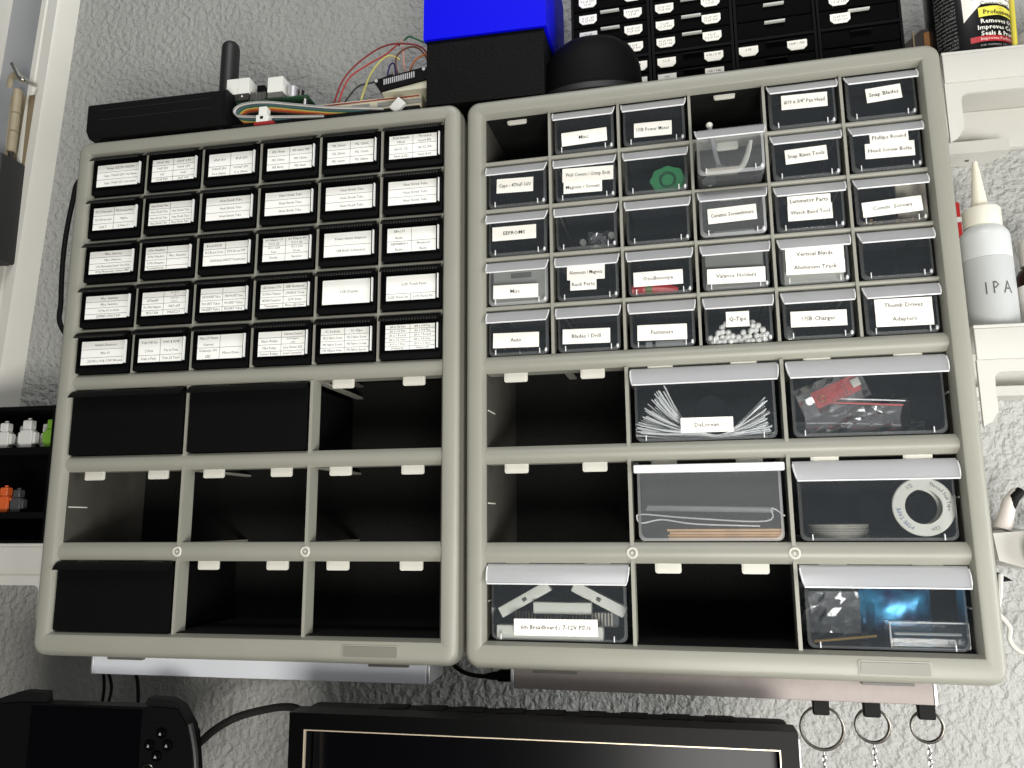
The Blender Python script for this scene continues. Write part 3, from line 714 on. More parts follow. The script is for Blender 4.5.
# breadboard power bars
bar = mat('white_bar_plastic', (222, 222, 212), .5)
for (x, z, l, w, a, e, lab) in ((.0310,.0342,.0465,.0088,.50,.022,'white power bar leaning up to the right'), (.0918,.0350,.0460,.0088,-.46,.022,'white power bar leaning down to the right'), (.0630,.0282,.0470,.0092,0,.016,'short level white bar between the two leaning bars'), (.0530,.0095,.0860,.0110,0,.012,'long white bar on the floor of the breadboard bin')):
    t = rthing('power_bar', lab, 'power supply', x, e, z, 'white bars in the breadboard bin')
    MB().rbox(-l/2,l/2,0,.007,-w/2,w/2,.0008).rot(a).obj('housing', bar, t)
    if a: MB().rbox(-.0018,.0018,-.0006,.0002,-.0016,.0014,.0003).rot(a).obj('switch', mat('dark_grey_switch', (90,90,86), .5) if a > 0 else P['dsteel'], t)
t = rthing('ribbed_strip', 'translucent ribbed strip behind the breadboard label', 'strip', .064, .026, .0190)
MB().rbox(-.043,.043,0,.005,-.0060,.0060,.0015).obj('strip', P['frost'], t)
b = MB()
for i in range(32):
    if i % 8 != 7: b.box(-.041+.0026*i, -.0398+.0026*i, -.0012, .0004, -.0048, .0052)
o = b.obj('ribs', mat('tan_ribs', (170,162,148), .5), t); o['kind'] = 'stuff'
# blue pouch bin
blue = bpy.data.materials.new('iridescent_blue_film'); blue.use_nodes = True; nt = blue.node_tree; bs = nt.nodes['Principled BSDF']; bs.inputs['Roughness'].default_value = .22; bs.inputs['Metallic'].default_value = .35
tc = nt.nodes.new('ShaderNodeTexCoord'); nz = nt.nodes.new('ShaderNodeTexNoise'); nz.inputs['Scale'].default_value = 55; nz.inputs['Detail'].default_value = 1.5
rp = nt.nodes.new('ShaderNodeValToRGB'); E = rp.color_ramp.elements; E[0].position = .35; E[0].color = (*lin((28,44,96)),1); E[1].position = .68; E[1].color = (*lin((70,170,220)),1)
nt.links.new(tc.outputs['Object'], nz.inputs['Vector']); nt.links.new(nz.outputs['Fac'], rp.inputs[0]); nt.links.new(rp.outputs[0], bs.inputs['Base Color'])
rmesh(crumple(.2960,.3450,.0055,.0500,.060,.004,8,7,31,.02), 'blue_pouch', blue, 'shiny blue pouch in the bin at lower right corner', 'pouch', None, 60)
rmesh(crumple(.2470,.2960,.0050,.0480,.050,.005,8,7,33,.02), 'plastic_bag', film, 'loose smoky clear bag left of the blue pouch', 'bag', None, 0)
rmesh(MB().cyl((.2517,.0135,.0081),(.2951,.015,.0128), .0011, .0011, 10), 'brass_rod', brass, 'thin brass rod at the bottom left of the corner bin', 'rod')
t = rthing('clear_case', 'clear rectangular case with pale edges below the blue pouch', 'case', .3300, .014, .0048)
MB().rbox(-.0255,.0262,0,.02,0,.0180,.0008).obj('shell', P['clear'], t)
b = MB()
for (x0,z0,x1,z1) in ((-.0255,0,-.0255,.018),(.0262,0,.0262,.018),(-.0255,.018,.0262,.018),(-.0255,.0,.0262,.0)): b.cyl((x0,-.0002,z0),(x1,-.0002,z1), .0006, .0006, 6)
b.obj('edge_frame', P['bead'], t)
MB().rbox(-.0220,.0230,.004,.008,.0085,.0105,.0005).obj('inner_bar', P['frostedge'], t)

# ================================================================== LIGHT BARS, KEY RINGS, CABLES
def light_bar(name, label, loc, rz, x0, x1, m, clips):
    t = thing(name, label, 'light bar', loc, rz, 'bars under the cabinets')
    MB().rbox(x0, x1, .020, .062, -.0350, -.0194, .0008).obj('housing', m, t)
    MB().rbox(x1+.0003, x1+.0025, .020, .062, -.0350, -.0195, .0005).obj('end_cap', P['alu'], t)
    MB().rbox(x0-.0025, x0-.0003, .020, .062, -.0350, -.0195, .0005).obj('end_cap', P['alu'], t)
    MB().box(x0+.004, x1-.004, .030, .052, -.0356, -.0348).obj('diffuser', mat('pale_diffuser', (200,200,196), .5), t)
    for a, b_ in clips: MB().rbox(a, b_, .0150, .0195, -.0216, -.0194, .0004).obj('mounting_clip', mat('grey_clip', (92, 90, 84), .5), t)
    return t
light_bar('light_bar', 'white aluminium light bar under the left cabinet', (0,0,0), 0, .0350, .3440, mat('white_aluminium', (222,225,230), .45, .1), ((.052,.0866),(.2952,.3298)))
light_bar('light_bar', 'rosy silver light bar under the right cabinet', RWd(0,0,0), YW, .0220, .3310, P['alup'], ((.0389,.0741),(.2826,.3180)))
for i, (x, rr_, lab) in enumerate(((.2550,.0152,'left key ring, the largest, hanging from the rosy bar'), (.2902,.0118,'middle key ring hanging from the rosy bar'), (.3272,.0108,'right key ring at the end of the rosy bar'))):
    t = rthing('key_ring', lab, 'key ring', x, .030, -.0356, 'key rings under the right cabinet')
    zc_ = -.0055-rr_
    b = MB(); b.rbox(-.0058,.0058,-.0035,.0030,-.0110,.0005,.0012); b.rbox(-.0058,.0058,.004,.012,-.0030,.0005,.001)
    b.obj('hook_strap', P['rubber'], t)
    b = MB(); b.torus((0,.0,zc_), rr_, .0010, 40, 8); b.torus((0,.0018,zc_), rr_*.99, .0009, 40, 8, tilt=.04); b.obj('ring', P['dsteel'], t)
    z = zc_-rr_-.0010
    for k in range(12):
        q = MB(); path = []
        for j in range(14):
            a = 2*pi*j/14; u_, w_ = .0013*cos(a), .0026*sin(a)
            path.append((u_, .0005, z-.0016+w_) if k % 2 else (0, .0005+u_, z-.0016+w_))
        q.tube(path, .00042, 5, closed=True).obj('chain_link', P['steel'], t); z -= .0038
def cable(name, label, pts, r, m, n=8):
    return tag(MB().tube(spline(pts, 8), r, n).obj(name, m), label, 'cable')
t = thing('charging_cable', 'black cable plugged into left end of the rosy bar', 'cable', (0,0,0))
MB().tube(spline([(.325,.10,-.0180),(.337,.09,-.0200),(.3490,.075,-.0235),(.3578,.06,-.0275),(.3690,.055,-.0320),(.3830,.047,-.0325),(.3905,.044,-.0318)],8), .0019, 8).obj('cord', P['rubber'], t)
b = MB(); b.tube([(.3900,.044,-.0318),(.3955,.042,-.0312),(.4000,.041,-.0305)], [.0024,.0034,.0034], 10); b.rbox(.400,.4125,.036,.046,-.0345,-.0262,.001); b.obj('plug', P['rubber'], t)
braid = mat('black_braided_sleeve', (30,29,27), .7, var=.5, vscale=900, bump=.8, bscale=900)
t = thing('braided_cable', 'thick black braided cable arching behind the screen corner', 'cable', (.16,.08,-.07))
MB().tube(spline([(-.14,.0,-.327),(-.088,0,-.16),(-.0666,0,-.0582),(-.0479,0,-.0311),(-.0185,0,-.0125),(.0161,0,-.0030),(.036,0,-.0010),(.049,0,-.0055),(.060,.002,-.020),(.066,.004,-.06),(.07,.004,-.12)],10), .0036, 10).obj('sleeve', braid, t)
cable('thin_cable', 'thin black cable at left of three behind the handheld', [(.0150,.058,-.0340),(.0135,.065,-.055),(.0085,.07,-.078),(.006,.07,-.12)], .0014, P['rubber'])
cable('thin_cable', 'thin black cable in the middle of three behind the handheld', [(.0185,.058,-.0340),(.0205,.066,-.055),(.0150,.07,-.078),(.013,.07,-.12)], .0014, P['rubber'])
cable('thin_cable', 'thin black cable at right of three behind the handheld', [(.0480,.058,-.0340),(.0490,.066,-.058),(.0490,.07,-.12)], .0016, P['rubber'])
cable('looped_cable', 'black cable looping out behind left side of left cabinet', [(-.010,.145,.545),(-.060,.12,.510),(-.0921,.10,.4834),(-.1018,.10,.4518),(-.1066,.10,.3990),(-.1043,.10,.3409),(-.0982,.10,.3065),(-.06,.12,.26),(-.02,.14,.23)], .0028, P['rubber'])

# ================================================================== SCREEN AND HANDHELD
t = thing('monitor', 'black monitor with bright inner bezel line below the cabinets', 'monitor', (.444,-.04,-.40))
X0, X1, ZT, ZB = .2635, .6215, -.0415, -.2800
b = MB(); fx0, fx1, ft, fb = X0-.444, X1-.444, ZT+.4, ZB+.4
w_ = .0115
for (a0,a1,c0,c1) in ((fx0,fx1,ft-w_,ft),(fx0,fx1,fb,fb+w_),(fx0,fx0+w_,fb+w_,ft-w_),(fx1-w_,fx1,fb+w_,ft-w_)): b.box(a0,a1,-.02,.0,c0,c1)
b.obj('bezel', P['gloss'], t)
MB().rbox(fx0+.002,fx1-.002,.0005,.024,fb,ft-.0015,.003).obj('back_shell', P['black'], t)
b = MB()
g = .0008
for (a0,a1,c0,c1) in ((fx0+w_,fx1-w_,ft-w_-g,ft-w_),(fx0+w_,fx0+w_+g,fb+w_,ft-w_-g),(fx1-w_-g,fx1-w_,fb+w_,ft-w_-g)): b.box(a0,a1,-.0198,-.0170,c0,c1)
b.obj('bezel_edge', mat('champagne_metal_edge', (206,190,166), .4, .5), t)
MB().box(fx0+w_+g,fx1-w_-g,-.004,-.002,fb+w_,ft-w_-g).obj('screen', P['screen'], t)
MB().rbox(fx1+.0003,fx1+.0022,-.012,.014,fb,ft-.006,.0005).obj('side_strip', P['alu'], t)
for i in range(9): MB().rbox(-.120+.030*i,-.120+.030*i+.020,.004,.020,ft-.0014,ft-.0002,.0004).obj('vent_slot', P['black'], t)
MB().rbox(-.03,.03,.012,.03,.0,fb+.02,.003).obj('stand_neck', P['black'], t); MB().rbox(-.10,.10,-.06,.10,0,.012,.004).obj('stand_foot', P['black'], t)

t = thing('handheld_console', 'black handheld game console with buttons at lower left corner', 'game console', (.069,-.028,-.4005))
hb = mat('black_handheld_plastic', (3,3,4), .5, spec=.2)
o_ = .40
def hx(x): return x-.070
pl = [(hx(-.028),-.16+o_),(hx(-.035),-.110+o_),(hx(-.030),-.066+o_),(hx(-.016),-.052+o_),(hx(.010),-.0495+o_),(hx(.128),-.0490+o_),(hx(.152),-.0500+o_),(hx(.1655),-.068+o_),(hx(.171),-.105+o_),(hx(.166),-.16+o_)]
MB().prism(pl, 0, .013).obj('body', hb, t)
MB().prism([(hx(.0195),-.150+o_),(hx(.1215),-.150+o_),(hx(.1215),-.0515+o_),(hx(.0195),-.0515+o_)], -.0012, .002).obj('screen', P['screen'], t)
MB().prism([(hx(.122),-.0475+o_),(hx(.124),-.0425+o_),(hx(.143),-.0430+o_),(hx(.1535),-.0480+o_),(hx(.1640),-.0630+o_),(hx(.1660),-.0760+o_),(hx(.158),-.062+o_),(hx(.148),-.0535+o_)], .002, .012).obj('grip_shoulder', P['rubber'], t)
MB().prism([(hx(-.038),-.066+o_),(hx(-.030),-.052+o_),(hx(.0050),-.0410+o_),(hx(.0270),-.0415+o_),(hx(.0285),-.0500+o_),(hx(.000),-.0540+o_),(hx(-.026),-.070+o_)], .002, .012).obj('grip_shoulder', P['rubber'], t)
MB().tube(spline([(hx(.1655),-.002,-.060+o_),(hx(.1720),-.002,-.085+o_),(hx(.1725),-.002,-.115+o_),(hx(.166),-.002,-.150+o_)],6), .0022, 8).obj('grip_highlight', mat('grip_highlight_grey', (30,30,28), .4), t)  # highlight along the right grip, drawn as a grey tube
for (x, z) in ((.1404,-.0682),(.1305,-.0777),(.1464,-.0770),(.1374,-.0856)):
    bt = MB().lathe([(.0003,-.0030),(.0034,-.0030),(.0041,-.002),(.0041,.001)], (hx(x),0,z+o_), 18, axis='y').obj('button', P['gloss'], t)
    MB().prism([(hx(x)-.0012,z+o_-.001),(hx(x)+.0012,z+o_-.001),(hx(x),z+o_+.0012)], -.0033, -.0029).obj('button_mark', mat('pale_mark', (150,150,150), .5), bt, 0)
MB().torus((hx(.1301),-.001,-.0975+o_), .0052, .0007, 26, 6).obj('stick_ring', P['dsteel'], t)
MB().lathe([(.0003,-.004),(.0040,-.0045),(.0045,-.003),(.0040,0)], (hx(.1301),0,-.0975+o_), 20, axis='y').obj('analog_stick', P['rubber'], t)
st = MB(); st.box(.02,.12,-.024,.02,-.40,-.17); st.box(-.02,.16,-.04,.06,-.40,-.392); st.box(.02,.12,-.0145,.02,-.17,-.12)
tag(st.obj('display_stand', P['black']), 'black stand below the frame holding the handheld console', 'stand')

# ================================================================== ON TOP OF THE LEFT CABINET
TOP = .4694
rm = mat('black_router_plastic', (11,11,11), .6, spec=.2)
t = thing('network_router', 'black flat router with antenna lying on left end of left cabinet', 'router', (.066,.004,TOP+.0020))
def rx(x): return x-.066
b = MB()
prof = [(.004,.0040),(.000,.0085),(-.001,.0100),(-.001,.0370),(.002,.0395),(.120,.0395),(.122,.037),(.122,.006),(.118,.0040)]
b.rings([[(rx(-.0085)+i, y, z) for y, z in prof] for i in (0,)] + [[(rx(.1415)-.000, y, z) for y, z in prof]])
b.obj('case', rm, t)
for z in (.0205, .0305): MB().box(rx(.004), rx(.126), -.0014, -.0008, z-.0004, z+.0004).obj('groove', mat('black_groove', (4,4,4), .8), t)
MB().rbox(rx(.1400), rx(.1410), -.0016, .0, .0090, .0370, .0003).obj('end_seam', P['black'], t)
for x in (.004, .130):
    for y in (.012, .108): MB().cyl((rx(x),y,-.0020),(rx(x),y,.0045), .004, .005, 10).obj('rubber_foot', P['rubber'], t)
MB().lathe([(.0003,.1090),(.0060,.1085),(.0082,.1060),(.0090,.1020),(.0092,.020),(.0080,.0060),(.0003,.006)], (rx(.1260)+.026-.0275+.0005,.060-.030,0), 22).obj('antenna', mat('black_antenna_plastic', (26,26,25), .5), t)
tray = MB().rbox(.1435,.3340,.012,.125,TOP,TOP+.0080,.002).obj('black_tray', P['black']); tag(tray, 'low black tray holding electronics behind the ribbon cable', 'tray')
TR = TOP+.0080
pcbg = mat('green_circuit_board', (40,72,48), .5, var=.2, vscale=150)
gold = P['steel']
t = thing('single_board_computer', 'small computer board with white and silver ports on the tray', 'computer', (.165,.022,TR))
MB().rbox(-.034,.052,.0,.056,.0275,.0291,.0004).obj('board', pcbg, t)
for x in (-.030,.048):
    for y in (.004,.052): MB().cyl((x,y,0),(x,y,.0276), .0022, .0022, 8).obj('standoff', P['steel'], t)
usb = mat('white_port_shell', (232,232,224), .4)
for x0 in (-.0335,-.0213):
    pt = MB().rbox(x0, x0+.0118, -.002, .014, .0368, .0533, .0004).obj('usb_port', usb, t)
    q = MB().box(x0+.0002, x0+.0116, -.0015, .013, .0297, .0367); q.obj('port_base', mat('dark_port_base', (52,52,50), .5), pt)
    MB().prism([(x0+.0040,.0330),(x0+.0064,.0330),(x0+.0048,.0352)], -.0022, -.0014).obj('port_mark', usb, pt, 0)
pt = MB().rbox(.0105,.0265,-.002,.014,.0345,.0505,.0004).obj('ethernet_port', usb, t); MB().box(.0107,.0263,-.0015,.013,.0290,.0344).obj('port_base', mat('dim_port_base', (98,98,94), .5), pt)
MB().lathe([(.0003,.0291),(.0048,.0291),(.0050,.0410),(.0044,.0418),(.0003,.0418)], (.034,.006,0), 18).obj('capacitor', P['alu'], t)
MB().lathe([(.0003,.0291),(.0034,.0291),(.0034,.0365),(.0003,.0368)], (.0425,.005,0), 14).obj('capacitor', P['dsteel'], t)
for i in range(5):
    MB().box(-.0085+.0034*i, -.0065+.0034*i, .0, .003, .0290, .0375).obj('header_pin', P['steel'], t)
MB().prism([(-.030,.0291),(.0120,.0291),(.0030,.0405),(-.0025,.0520),(-.0040,.0560),(-.0200,.0565),(-.030,.0560)], .018, .030).obj('rear_plug', P['black'], t)
t = thing('ribbon_cable', 'multicoloured flat ribbon cable folded along the cabinet top', 'cable', (.225,.010,.48))
cols = [(150,150,146),(214,212,204),(92,92,96),(70,110,116),(58,96,70),(196,176,96),(196,118,52),(176,66,40),(110,70,48),(30,30,30)]
base = [(.2993,.4768),(.2700,.4805),(.2440,.4840),(.2080,.4910),(.1800,.4965),(.1600,.4972),(.1500,.4950),(.1466,.4905),(.1490,.4860),(.1590,.4838),(.1800,.4812),(.2040,.4788),(.2260,.4768),(.2400,.4755)]
for k, c in enumerate(cols):
    pts = [(x-.225+(.0007*k if i < 10 else 0)*(1 if x < .152 else 0), .0002+.0009*k, z-.48-.00075*k) for i, (x, z) in enumerate(base)]
    MB().tube(spline(pts, 5), .00062, 6).obj('wire', mat('ribbon_wire_%s' % ['grey','white','slate','teal','green','yellow','orange','red','brown','black'][k], c, .5), t)
t = thing('ribbon_plug', 'small grey cube plug tilted at the right end of the ribbon cable', 'plug', (.3135,.012,TOP+.0008))
MB().rbox(-.0048,.0048,-.004,.006,-.0065,.0065,.0005).rot(-.75).obj('shell', mat('pale_grey_shell', (206,206,200), .4), t)
for v_ in t.children: v_.location = (0,0,.0068)
t = thing('white_connector', 'white connector on a tiny red board in front of the ribbon loop', 'connector', (.1800,.004,TOP))
MB().rbox(-.0080,.0120,0,.012,.0,.0030,.0004).obj('board', mat('dark_red_board', (150,36,36), .5), t)
b = MB(); b.rbox(-.0062,.0062,.0005,.009,.0031,.0105,.0005); b.rbox(-.0040,.0040,.001,.009,.0105,.0190,.0005); o = b.obj('shell', usb, t)
MB().box(-.0018,.0012,.0000,.0008,.0060,.0085).obj('slot', P['black'], t)
# breadboard and display
t = thing('breadboard', 'pale breadboard on the tray with jumper wires plugged in', 'breadboard', (.274,.030,TR))
MB().rbox(-.055,.056,.0,.054,.0,.0215,.001).obj('block', mat('ivory_breadboard', (222,214,186), .5), t)
for z in (.0090,.0195): MB().box(-.053,.054,-.0006,.0,z-.0005,z+.0005).obj('rail_stripe', mat('rail_red', (150,50,46), .6), t)
for i in range(4): MB().box(-.040+.026*i,-.022+.026*i,-.0007,.0,.0125,.0165).obj('clear_block', P['frostedge'], t)
t = thing('display_module', 'black tilted display board with a row of silver pads', 'display', (.312,.020,TR+.0222))
MB().prism([(-.0190,.0045),(-.0268,.0110),(-.0225,.0130),(.0215,.0200),(.0265,.0195),(.0270,.0080),(-.0150,.0012)], 0, .022).obj('board', P['black'], t)
for i in range(15): MB().box(-.0165+.0021*i,-.0154+.0021*i,-.0008,.0,.0062+.0003*i,.0118+.00033*i).obj('pad', P['alu'], t)
for x, z in ((-.0240,.0110),(.0230,.0178)): MB().lathe([(.0003,-.0008),(.0016,-.0008),(.0016,0)], (x,0,z), 10, axis='y').obj('corner_stud', P['alu'], t)
MB().prism([(-.0190,-.0005),(.0260,-.0005),(.0262,.0074),(-.0140,.0008)], .002, .022).obj('socket_block', mat('ivory_socket', (206,204,180), .5), t)
# jumper wires
WC = {'dark red': (130,40,38), 'red': (168,60,54), 'yellow': (206,196,110), 'black': (26,26,28), 'brown': (110,66,46), 'pink': (206,150,136), 'green': (36,96,64), 'blue': (44,46,96), 'orange': (190,110,60)}
ZB_ = TR+.0212
def jw(col, desc, pts): 
    tag(MB().tube(spline(pts, 7), .0009, 7).obj('jumper_wire', mat('jumper_'+col.replace(' ','_'), WC[col], .5)), col+' jumper wire '+desc, 'wire', 'jumper wires above the breadboard')
jw('dark red', 'arching highest from the left of the breadboard', [(.2350,.040,ZB_),(.2440,.040,.5260),(.2590,.040,.5440),(.2833,.040,.5590),(.3040,.040,.5610),(.3246,.042,.5560),(.3330,.044,.5420),(.3345,.05,.5200)])
jw('red', 'running in a lower arch beside the dark red one', [(.2395,.040,ZB_),(.2500,.041,.5290),(.2690,.042,.5430),(.2880,.043,.5530),(.3000,.045,.5640),(.2995,.05,.5660)])
jw('yellow', 'rising from the middle of the breadboard', [(.2630,.040,ZB_),(.2730,.040,.5290),(.2836,.040,.5440),(.2935,.041,.5500),(.3020,.046,.5480)])
jw('black', 'lying low behind the display board', [(.2440,.040,ZB_),(.2600,.040,.5190),(.2760,.042,.5240),(.2950,.046,.5330)])
jw('pink', 'standing behind the display board', [(.3090,.046,.5290),(.3070,.044,.5420),(.3055,.044,.5600),(.3030,.046,.5690)])
jw('green', 'curving at top right toward the blue box', [(.3060,.046,.5680),(.3120,.043,.5695),(.3200,.042,.5650),(.3290,.044,.5610),(.3370,.05,.5600)])
jw('brown', 'looping down behind the display board', [(.3000,.046,.5310),(.2985,.044,.5480),(.3070,.043,.5560),(.3190,.043,.5570),(.3290,.044,.5470),(.3330,.046,.5310)])
jw('blue', 'in a small bow above the display board', [(.2900,.044,.5290),(.2925,.043,.5400),(.2970,.043,.5420),(.2990,.044,.5290)])
jw('orange', 'at right beside the blue box', [(.3120,.046,.5330),(.3190,.043,.5430),(.3290,.043,.5480),(.3350,.046,.5470)])
# blue and black box
t = thing('split_box', 'box with bright blue upper half and black lower half', 'box', (.398,.0,TOP))
def bx(x): return x-.398
MB().prism([(.003,.0),(.003,.064),(.144,.092),(.144,0)], bx(.3430), bx(.4520), 'x').obj('lower_half', mat('black_box_plastic', (6,6,5), .6, var=.2, vscale=30, bump=.2, bscale=300, spec=.12), t)
MB().prism([(.0,.0642),(.0,.185),(.148,.185),(.148,.0930),(.144,.0925)], bx(.3405), bx(.4545), 'x').obj('upper_half', mat('bright_blue_plastic', (4,6,225), .5, spec=.08), t)
t = thing('domed_gadget', 'black rounded dome with a flat rim in front of the organizers', 'gadget', (.4930,.0280,TOP))
def squash(b):
    b.v = [(x, y*.5, z) for x, y, z in b.v]; return b
squash(MB().lathe([(.0003,.0650),(.012,.0640),(.024,.0600),(.034,.0525),(.0405,.0420),(.0435,.0300),(.0445,.0150),(.0445,.0110),(.0460,.0100),(.0460,.0),(.0003,0)], (0,0,0), 40)).obj('dome', mat('black_dome_plastic', (3,3,3), .6, spec=.12), t)
squash(MB().lathe([(.0458,.0020),(.0470,.0026),(.0470,.0078),(.0458,.0084)], (0,0,0), 40)).obj('rim', mat('dark_rim_plastic', (22,22,21), .4), t)

# ================================================================== ORGANIZERS ON THE RIGHT CABINET
om = mat('black_organizer_plastic', (2,2,2), .6, spec=.12); of = mat('black_drawer_front', (2,2,2), .7, spec=.06); hm = mat('pale_handle_edge', (196,196,188), .4)
prepare(['10 pF 50V','1.2 nF','22 pF 16V','2.2 K','10K','4.7K / 5.7K','16K / 18K','6.1K','100K / 75K','3.3 uF 50V'])
pcs = ['10 pF 50V','1.2 nF','22 pF 16V','3.3 uF 50V']
def olabel(par, x, z, s, w=.0168, h=.0092):
    b = MB(); c = .003
    b.prism([(x-w/2,z+h/2),(x-w/2,z-h/2+c),(x-w/2+c,z-h/2),(x+w/2-c,z-h/2),(x+w/2,z-h/2+c),(x+w/2,z+h/2)], -.0012, -.0004, m=0)
    for k, p in enumerate(s): text(b, p, x, z+.0014-(.0030 if len(s) > 1 else .0014)*k, -.0013, .0030, 0, w*.85, m=1)
    b.obj('label', [P['paper'], P['ink2']], par, 0)
def organizer(x0, x1, label, rows, big):
    t = rthing('component_organizer', label, 'organizer', (x0+x1)/2, .060, H0+.0141, 'black organizers on the right cabinet')
    w = x1-x0
    b = MB(); b.rbox(-w/2+.0002, w/2-.0002, .003, .085, 0, .152, .001); 
    for x in (-w/2+.0002, w/2-.0026): b.box(x, x+.0024, -.0005, .003, 0, .150)
    for z in (0, .0580, .1495): b.box(-w/2+.0026, w/2-.0026, -.0005, .003, z, z+.0025)
    b.obj('body', om, t)
    for (z0, z1, labs, hand) in big + rows:
        d = MB().rbox(-w/2+.003, w/2-.003, .0002, .0028, z0, z1, .0004).obj('drawer', of, t)
        if hand: MB().rbox(-.0090,.0090,-.0035,.0003,z0+(z1-z0)*.72,z0+(z1-z0)*.72+.0013,.0003).obj('handle', hm if hand == 2 else om, d)
        for x, s in labs: olabel(d, x, (z0+z1)/2-.001, s)
def rws(labs, hand):
    return [(.0612+.0177*i, .0776+.0177*i, [(x, [pcs[(i+k) % 4], pcs[(i+k+2) % 4]]) for k, x in enumerate(labs)], hand) for i in range(5)]
BZ = ((.0255,.0400),(.0415,.0565))
def bigs(a, b): return [(.0030,.0240,[],1),(*BZ[0],a,1),(*BZ[1],b,1)]
organizer(.0748,.1500, 'black organizer, left of four, partly behind the black dome', rws((-.0210,.0218), 2), bigs([(.0245,['10K'])],[(.0250,['2.2 K'])]))
organizer(.1506,.2250, 'black organizer, second of four, with most white labels', rws((-.0241,.0180), 2), bigs([(-.0241,['10K']),(.0185,['16K / 18K'])],[(-.0241,['2.2 K']),(.0185,['4.7K / 5.7K'])]))
organizer(.2256,.2966, 'black organizer, third of four, with two labels on its lower drawers', rws((), 2), bigs([],[(-.0240,['6.1K']),(.0180,['100K / 75K'])]))
organizer(.2972,.3676, 'black organizer, rightmost of four, lower half without labels', rws((-.0155,), 2), bigs([],[]))
t = thing('brown_case', 'dark brown rounded case standing behind the spray can', 'case', (.786,.10,.4894))
MB().prism([(-.020,0),(-.017,.020),(-.010,.036),(.004,.048),(.024,.050),(.024,0)], -.02, .012).obj('shell', mat('dark_brown_leather', (34,26,20), .5), t)
MB().prism([(-.0035,.0),(-.0035,.046),(-.0022,.047),(-.0022,0)], -.0215, -.0195).obj('edge', mat('tan_edge', (120,106,80), .5), t)
MB().prism([(.0060,.004),(.0060,.044),(.0125,.046),(.0125,.004)], -.0212, -.0195).obj('stripe', mat('amber_stripe', (120,80,30), .5), t)

# ================================================================== WHITE WALL SHELVES
ws = mat('white_shelf_plastic', (196, 194, 186), .5, var=.015, vscale=20)
def shelf(name, label, x0, x1, zt, yf, leg_at, board, cleat_to, cleat_z):
    """thin deck with a tall front band, an apron with rounded cut-out, a back board and a wall cleat"""
    t = thing(name, label, 'shelf', (x0, yf, zt))
    L = x1-x0; d = .1565-yf
    MB().rbox(0, L, .0, d, -.0030, 0, .0006).obj('deck', ws, t)
    MB().rbox(0, L, -.0008, .0020, -.0285, -.0032, .0006).obj('front_band', ws, t)
    lw = .0118; r = .006; zc_, zl = -.0388, -.0820
    def ap(flip):
        p = [(0,-.0286),(0,zl),(lw*.55,zl+.004),(lw,zl+.012)] + [(lw+(.003)*0, zc_-r)] + [(lw+r-r*cos(a), zc_-r+r*sin(a)) for a in [pi/2*i/5 for i in range(1,6)]] + [(L,zc_),(L,-.0286)]
        return [(L-x, z) for x, z in p] if flip else p
    MB().prism(ap(leg_at == 'right'), .0006, .0036).obj('apron', ws, t)
    MB().rbox(0, L, d-.010, d, board, -.0032, .0006).obj('back_board', ws, t)
    cx = cleat_to
    b = MB(); pl = [(0, d-.030),(0, d),(cx-.010, d),(cx, d-.022),(cx, d-.030)]
    b.prism(pl, cleat_z, board-.0002, 'z'); b.obj('wall_cleat', ws, t)
    MB().lathe([(.0003,cleat_z-.0006),(.0018,cleat_z-.0006),(.0018,cleat_z+.0005),(.0003,cleat_z+.0005)], (cx*.62, d-.013, 0), 14).obj('screw_head', P['dsteel'], t)
    return t
shelf('wall_shelf', 'upper white wall shelf at right holding the spray can', .7905, 1.10, .4894, .04, 'left', -.0425, .0820, -.0545)
shelf('wall_shelf', 'lower white wall shelf at right holding the squeeze bottle', .7915, 1.10, .2490, .04, 'left', -.0370, .30, -.0460)
shelf('wall_shelf', 'white wall shelf at left holding the black display box', -.330, -.0300, .0785, .035, 'right', -.0370, .05, -.0460)
# spray can
prepare(['Improves Electrical','Connection!','Professional','Removes Oxidation','Improves Conductivity','Seals & Protects','Improves Performance','DANGER: FLAMMABLE','Contents under pressure','Use in ventilated area','Keep away from heat','Do not puncture can','Shake well before use','Wipe off excess fluid','Store below 120 F'], .0)
prepare(['Professional','Removes Oxidation','Improves Conductivity','Seals & Protects','Improves Performance'], .012)
R = .0333; t = thing('spray_can', 'black aerosol can with white, yellow and red label on upper shelf', 'spray can', (.8299,.0800,.4894))
MB().lathe([(.0003,0),(R-.002,0),(R-.0006,.0008),(R,.003),(R,.150),(R-.004,.156),(.012,.165),(.012,.172),(.0003,.172)], (0,0,0), 48).obj('body', mat('black_can_paint', (15,15,16), .3), t)
MB().torus((0,0,.0022), R-.0002, .0010, 48, 6, axis='z').obj('bottom_seam', mat('dark_can_seam', (60,58,56), .35, .6), t)
def wrap(x, z, r): a = -pi/2 + x/R; return (r*cos(a), r*sin(a), z+.0068)
def patch(poly_fn, x0, x1, n, r):
    b = MB(); v = []; f = []
    for i in range(n+1):
        x = x0+(x1-x0)*i/n; zl, zh = poly_fn(x); v += [wrap(x, zl, r), wrap(x, zh, r)]
    for i in range(n): f.append((2*i, 2*i+2, 2*i+3, 2*i+1))
    return b.add(v, f)
OX = .006                                                       # label centre, turned a little to the right
patch(lambda x: (.0245+.0145*min(1, max(0, (x-OX+.0215)/.014)), .120), OX-.0215, OX+.030, 24, R+.0002).obj('label_panel', P['paper'], t, 60)
patch(lambda x: (.0262+.0022*(1-abs(x-OX-.008)/.02), .0352+.0022*(1-abs(x-OX-.008)/.02)), OX-.010, OX+.030, 16, R+.0004).obj('yellow_banner', mat('yellow_banner_print', (232,222,84), .5), t, 60)
patch(lambda x: (.0035, .0088), OX-.018, OX+.030, 16, R+.0003).obj('red_band', mat('red_band_print', (176,40,48), .45), t, 60)
